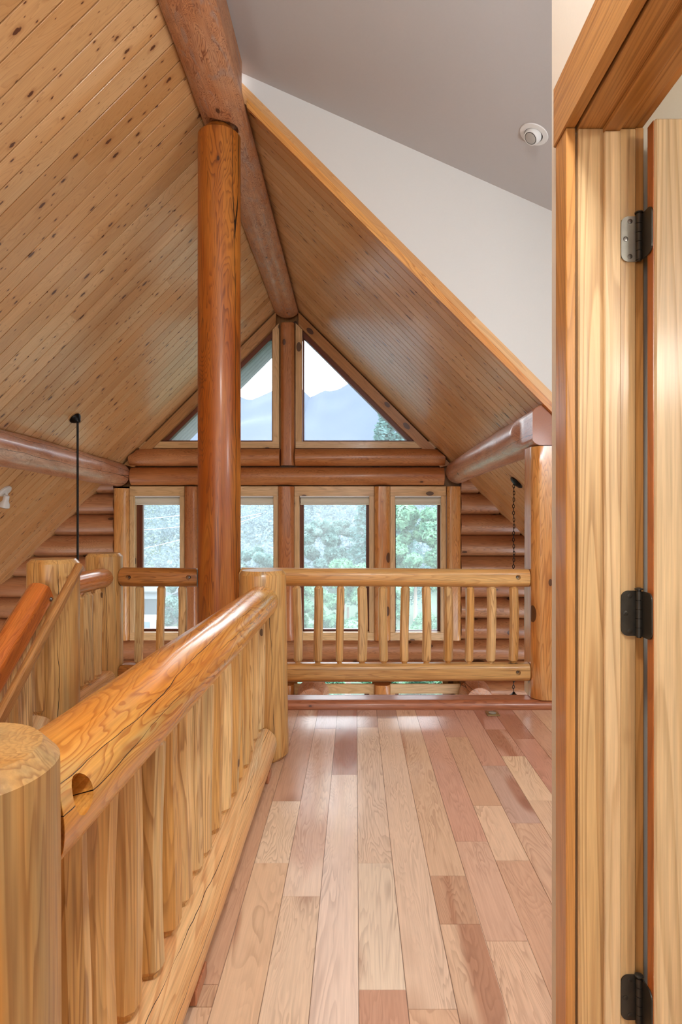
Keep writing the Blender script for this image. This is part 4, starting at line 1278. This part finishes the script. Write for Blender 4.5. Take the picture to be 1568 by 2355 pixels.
tree_px(985, 1500, 170, 18, 'wide green bush outside the lower right window under the far rail', M['leafA'], 15)
tree_px(850, 1420, 150, 22, 'leafy bush low behind the post between the two right-hand tall windows', M['leafA'], 16)
tree_px(1000, 1400, 130, 23, 'leafy bush low in the rightmost tall window behind the balusters', M['leafA'], 17)
# house and car seen in the leftmost window
HY = 44.0
t = tag(empty('house', (at(300, HY), HY, -9)), 'neighbouring house with grey siding low in the leftmost tall window', 'house', None, 'thing')
def hb(nm, mat, pa, pb, ya, yb, y0, y1):
    mm = MB(); mm.box(at(pa, HY), at(pb, HY), y0, y1, ht(yb, HY), ht(ya, HY)); put(mm.build(nm, mat), t)
hb('wall', M['siding'], 240, 372, 1377, 1470, HY, HY + 6)
hb('upper_wall', M['sidewh'], 238, 374, 1361, 1377, HY - .1, HY + 6)
hb('eave', M['greywood'], 236, 377, 1358, 1361, HY - .5, HY + 6.4)
mm = MB(); mm.prism([(at(234, HY), ht(1358, HY)), (at(379, HY), ht(1358, HY)), (at(360, HY), ht(1328, HY)), (at(255, HY), ht(1328, HY))], HY - .6, HY + 6.5); put(mm.build('roof', M['sidewh']), t)
CY = 38.0
cx0 = at(330, CY); zb = hill_z(cx0, CY)
zb = min(zb, ht(1446, CY) - .2)
t = tag(empty('pickup_truck', (cx0, CY, zb)), 'white vehicle parked in front of the grey house in the leftmost window', 'vehicle', None, 'thing')
def cb(nm, mat, dx0, dx1, z0, z1, y0=CY, y1=CY + 1.8, b=.08):
    mm = MB(); mm.box(cx0 + dx0, cx0 + dx1, y0, y1, zb + z0, zb + z1, b); put(mm.build(nm, mat), t)
cb('body', M['carwhite'], -2.2, 1.7, .45, 1.05)
cb('cabin', M['carwhite'], -1.3, .6, 1.05, 1.85, CY + .1, CY + 1.7, .15)
cb('side_window', M['carglass'], -1.1, .35, 1.2, 1.65, CY + .06, CY + .098, .01)
for dx in (-1.4, 1.0):
    mm = MB(); mm.tube((cx0 + dx, CY - .03, zb + .38), (cx0 + dx, CY + .3, zb + .38), .38, seg=24); put(mm.build('wheel', M['tyre'], None, True), t)
# overhead cables
for k, (ya, yb, lab) in enumerate(((1182, 1172, 'upper overhead cable crossing the leftmost tall window'), (1208, 1199, 'lower overhead cable crossing the leftmost tall window'), (1252, 1230, 'sagging cable across the hillside in the leftmost tall window'))):
    Yc = 38.0 + 3 * k
    mm = MB(); n = 14; pts = []
    for i in range(n + 1):
        f = i / n; px = 180 + f * 420
        pts.append(Vector((at(px, Yc), Yc, ht(ya + (yb - ya) * (px - 325) / 90.0, Yc) - 1.2 * (4 * f * (1 - f)) * .3)))
    for a, b in zip(pts, pts[1:]): mm.tube(a, b, .015, seg=6, caps=False)
    tag(mm.build('overhead_cable', M['cable'], None, True), lab, 'cable', 'overhead cables', 'thing')
# outer end of the ridge log
tag(log('log_beam', (AX, 8.05, EYE + 2.66), (AX, 8.75, EYE + 2.65), .19, .19, M['greywood'], seg=32, cham=.02, clip=below_roof(.012)), 'weathered grey ridge log end outside the triangular windows', 'beam', kind='thing')

# ------------------------------------------------------------------ light
w = bpy.data.worlds.new('sky'); scene.world = w; w.use_nodes = True
nt = w.node_tree; nt.nodes.clear()
bg = nt.nodes.new('ShaderNodeBackground'); wo = nt.nodes.new('ShaderNodeOutputWorld')
bg.inputs[0].default_value = (0.93, 0.965, 1.0, 1); bg.inputs[1].default_value = 6.0
nt.links.new(bg.outputs[0], wo.inputs[0])

def area(name, loc, target, sx, sy, power, col=(1, 1, 1), spread=180):
    l = bpy.data.lights.new(name, 'AREA'); l.shape = 'RECTANGLE'; l.size = sx; l.size_y = sy; l.energy = power; l.color = col
    l.spread = math.radians(spread)
    o = bpy.data.objects.new(name, l); COL.objects.link(o)
    o.location = loc
    o.rotation_euler = (Vector(target) - Vector(loc)).to_track_quat('-Z', 'Y').to_euler()
    return o
def point(name, loc, power, col=(1, 1, 1), r=.1):
    l = bpy.data.lights.new(name, 'POINT'); l.energy = power; l.color = col; l.shadow_soft_size = r
    o = bpy.data.objects.new(name, l); COL.objects.link(o); o.location = loc
    return o
# portals: guide sky sampling through the real window openings
def portal(name, loc, sx, sy):
    o = area(name, loc, (loc[0], 0, loc[2]), sx, sy, 1.0)
    o.data.cycles.is_portal = True
portal('portal_upper', (-.9, FY + .4, FZ(1295)), 4.2, 2.1)
portal('portal_peak', (-.9, FY + .4, FZ(895)), 3.2, 1.5)
portal('portal_lower', (-.9, FY + .4, -1.6), 4.2, 1.7)
# added fill panels behind the camera and beside the great room; no windows there
area('fill_back', (-.9, -3.8, 1.5), (-.6, 4, 1.4), 3.0, 2.4, 62, (.90, .95, 1.0))
area('fill_left', (-4.9, 5.8, -1.5), (0, 6.2, 1.5), 3.0, 1.8, 22, (.86, .93, 1.0))
area('fill_right', (3.2, 6.0, -1.3), (-2, 6, 1.5), 3.0, 1.8, 60, (.86, .93, 1.0))
# added fill points in the loft, hall and bedroom, without fixtures
point('loft_fill', (1.75, 2.1, 2.0), 46, (.88, .94, 1.0), .15)
point('hall_fill', (.14, .45, 2.9), 84, (.96, .98, 1.0), .15)
point('bedroom_fill', (1.9, -1.5, 2.2), 62, (1.0, .97, .90), .2)
sp = bpy.data.lights.new('spot', 'SPOT'); sp.energy = 30; sp.spot_size = 1.3; sp.color = (1, .85, .65); sp.shadow_soft_size = .04
o = bpy.data.objects.new('spot', sp); COL.objects.link(o)
p = slope_pt_left(10, 1150); o.location = p + Vector((.02, -.02, -.16)); o.rotation_euler = Vector((-.5, .1, -.5)).to_track_quat('-Z', 'Y').to_euler()

# ------------------------------------------------------------------ camera
cam = bpy.data.cameras.new('camera'); co = bpy.data.objects.new('camera', cam); COL.objects.link(co)
co.location = (0, 0, EYE); co.rotation_euler = (PI / 2, 0, 0)
cam.sensor_fit = 'AUTO'; cam.sensor_width = 36.0
cam.lens = F / 2355.0 * 36.0
cam.shift_x = -(VX - 784.0) / 2355.0
cam.shift_y = (VY - 1177.5) / 2355.0
cam.clip_start = .02; cam.clip_end = 2000
scene.camera = co

vs_ = scene.view_settings
scene.display_settings.display_device = 'sRGB'
vs_.view_transform = 'Standard'; vs_.look = 'None'; vs_.exposure = 0.50; vs_.gamma = 1.0; vs_.use_curve_mapping = False
try:
    scene.cycles.use_denoising = True
    scene.cycles.denoiser = 'OPENIMAGEDENOISE'
    scene.cycles.max_bounces = 8; scene.cycles.diffuse_bounces = 4; scene.cycles.transparent_max_bounces = 16
    scene.cycles.sample_clamp_indirect = 6.0
    scene.cycles.caustics_reflective = False; scene.cycles.caustics_refractive = False
except Exception:
    pass
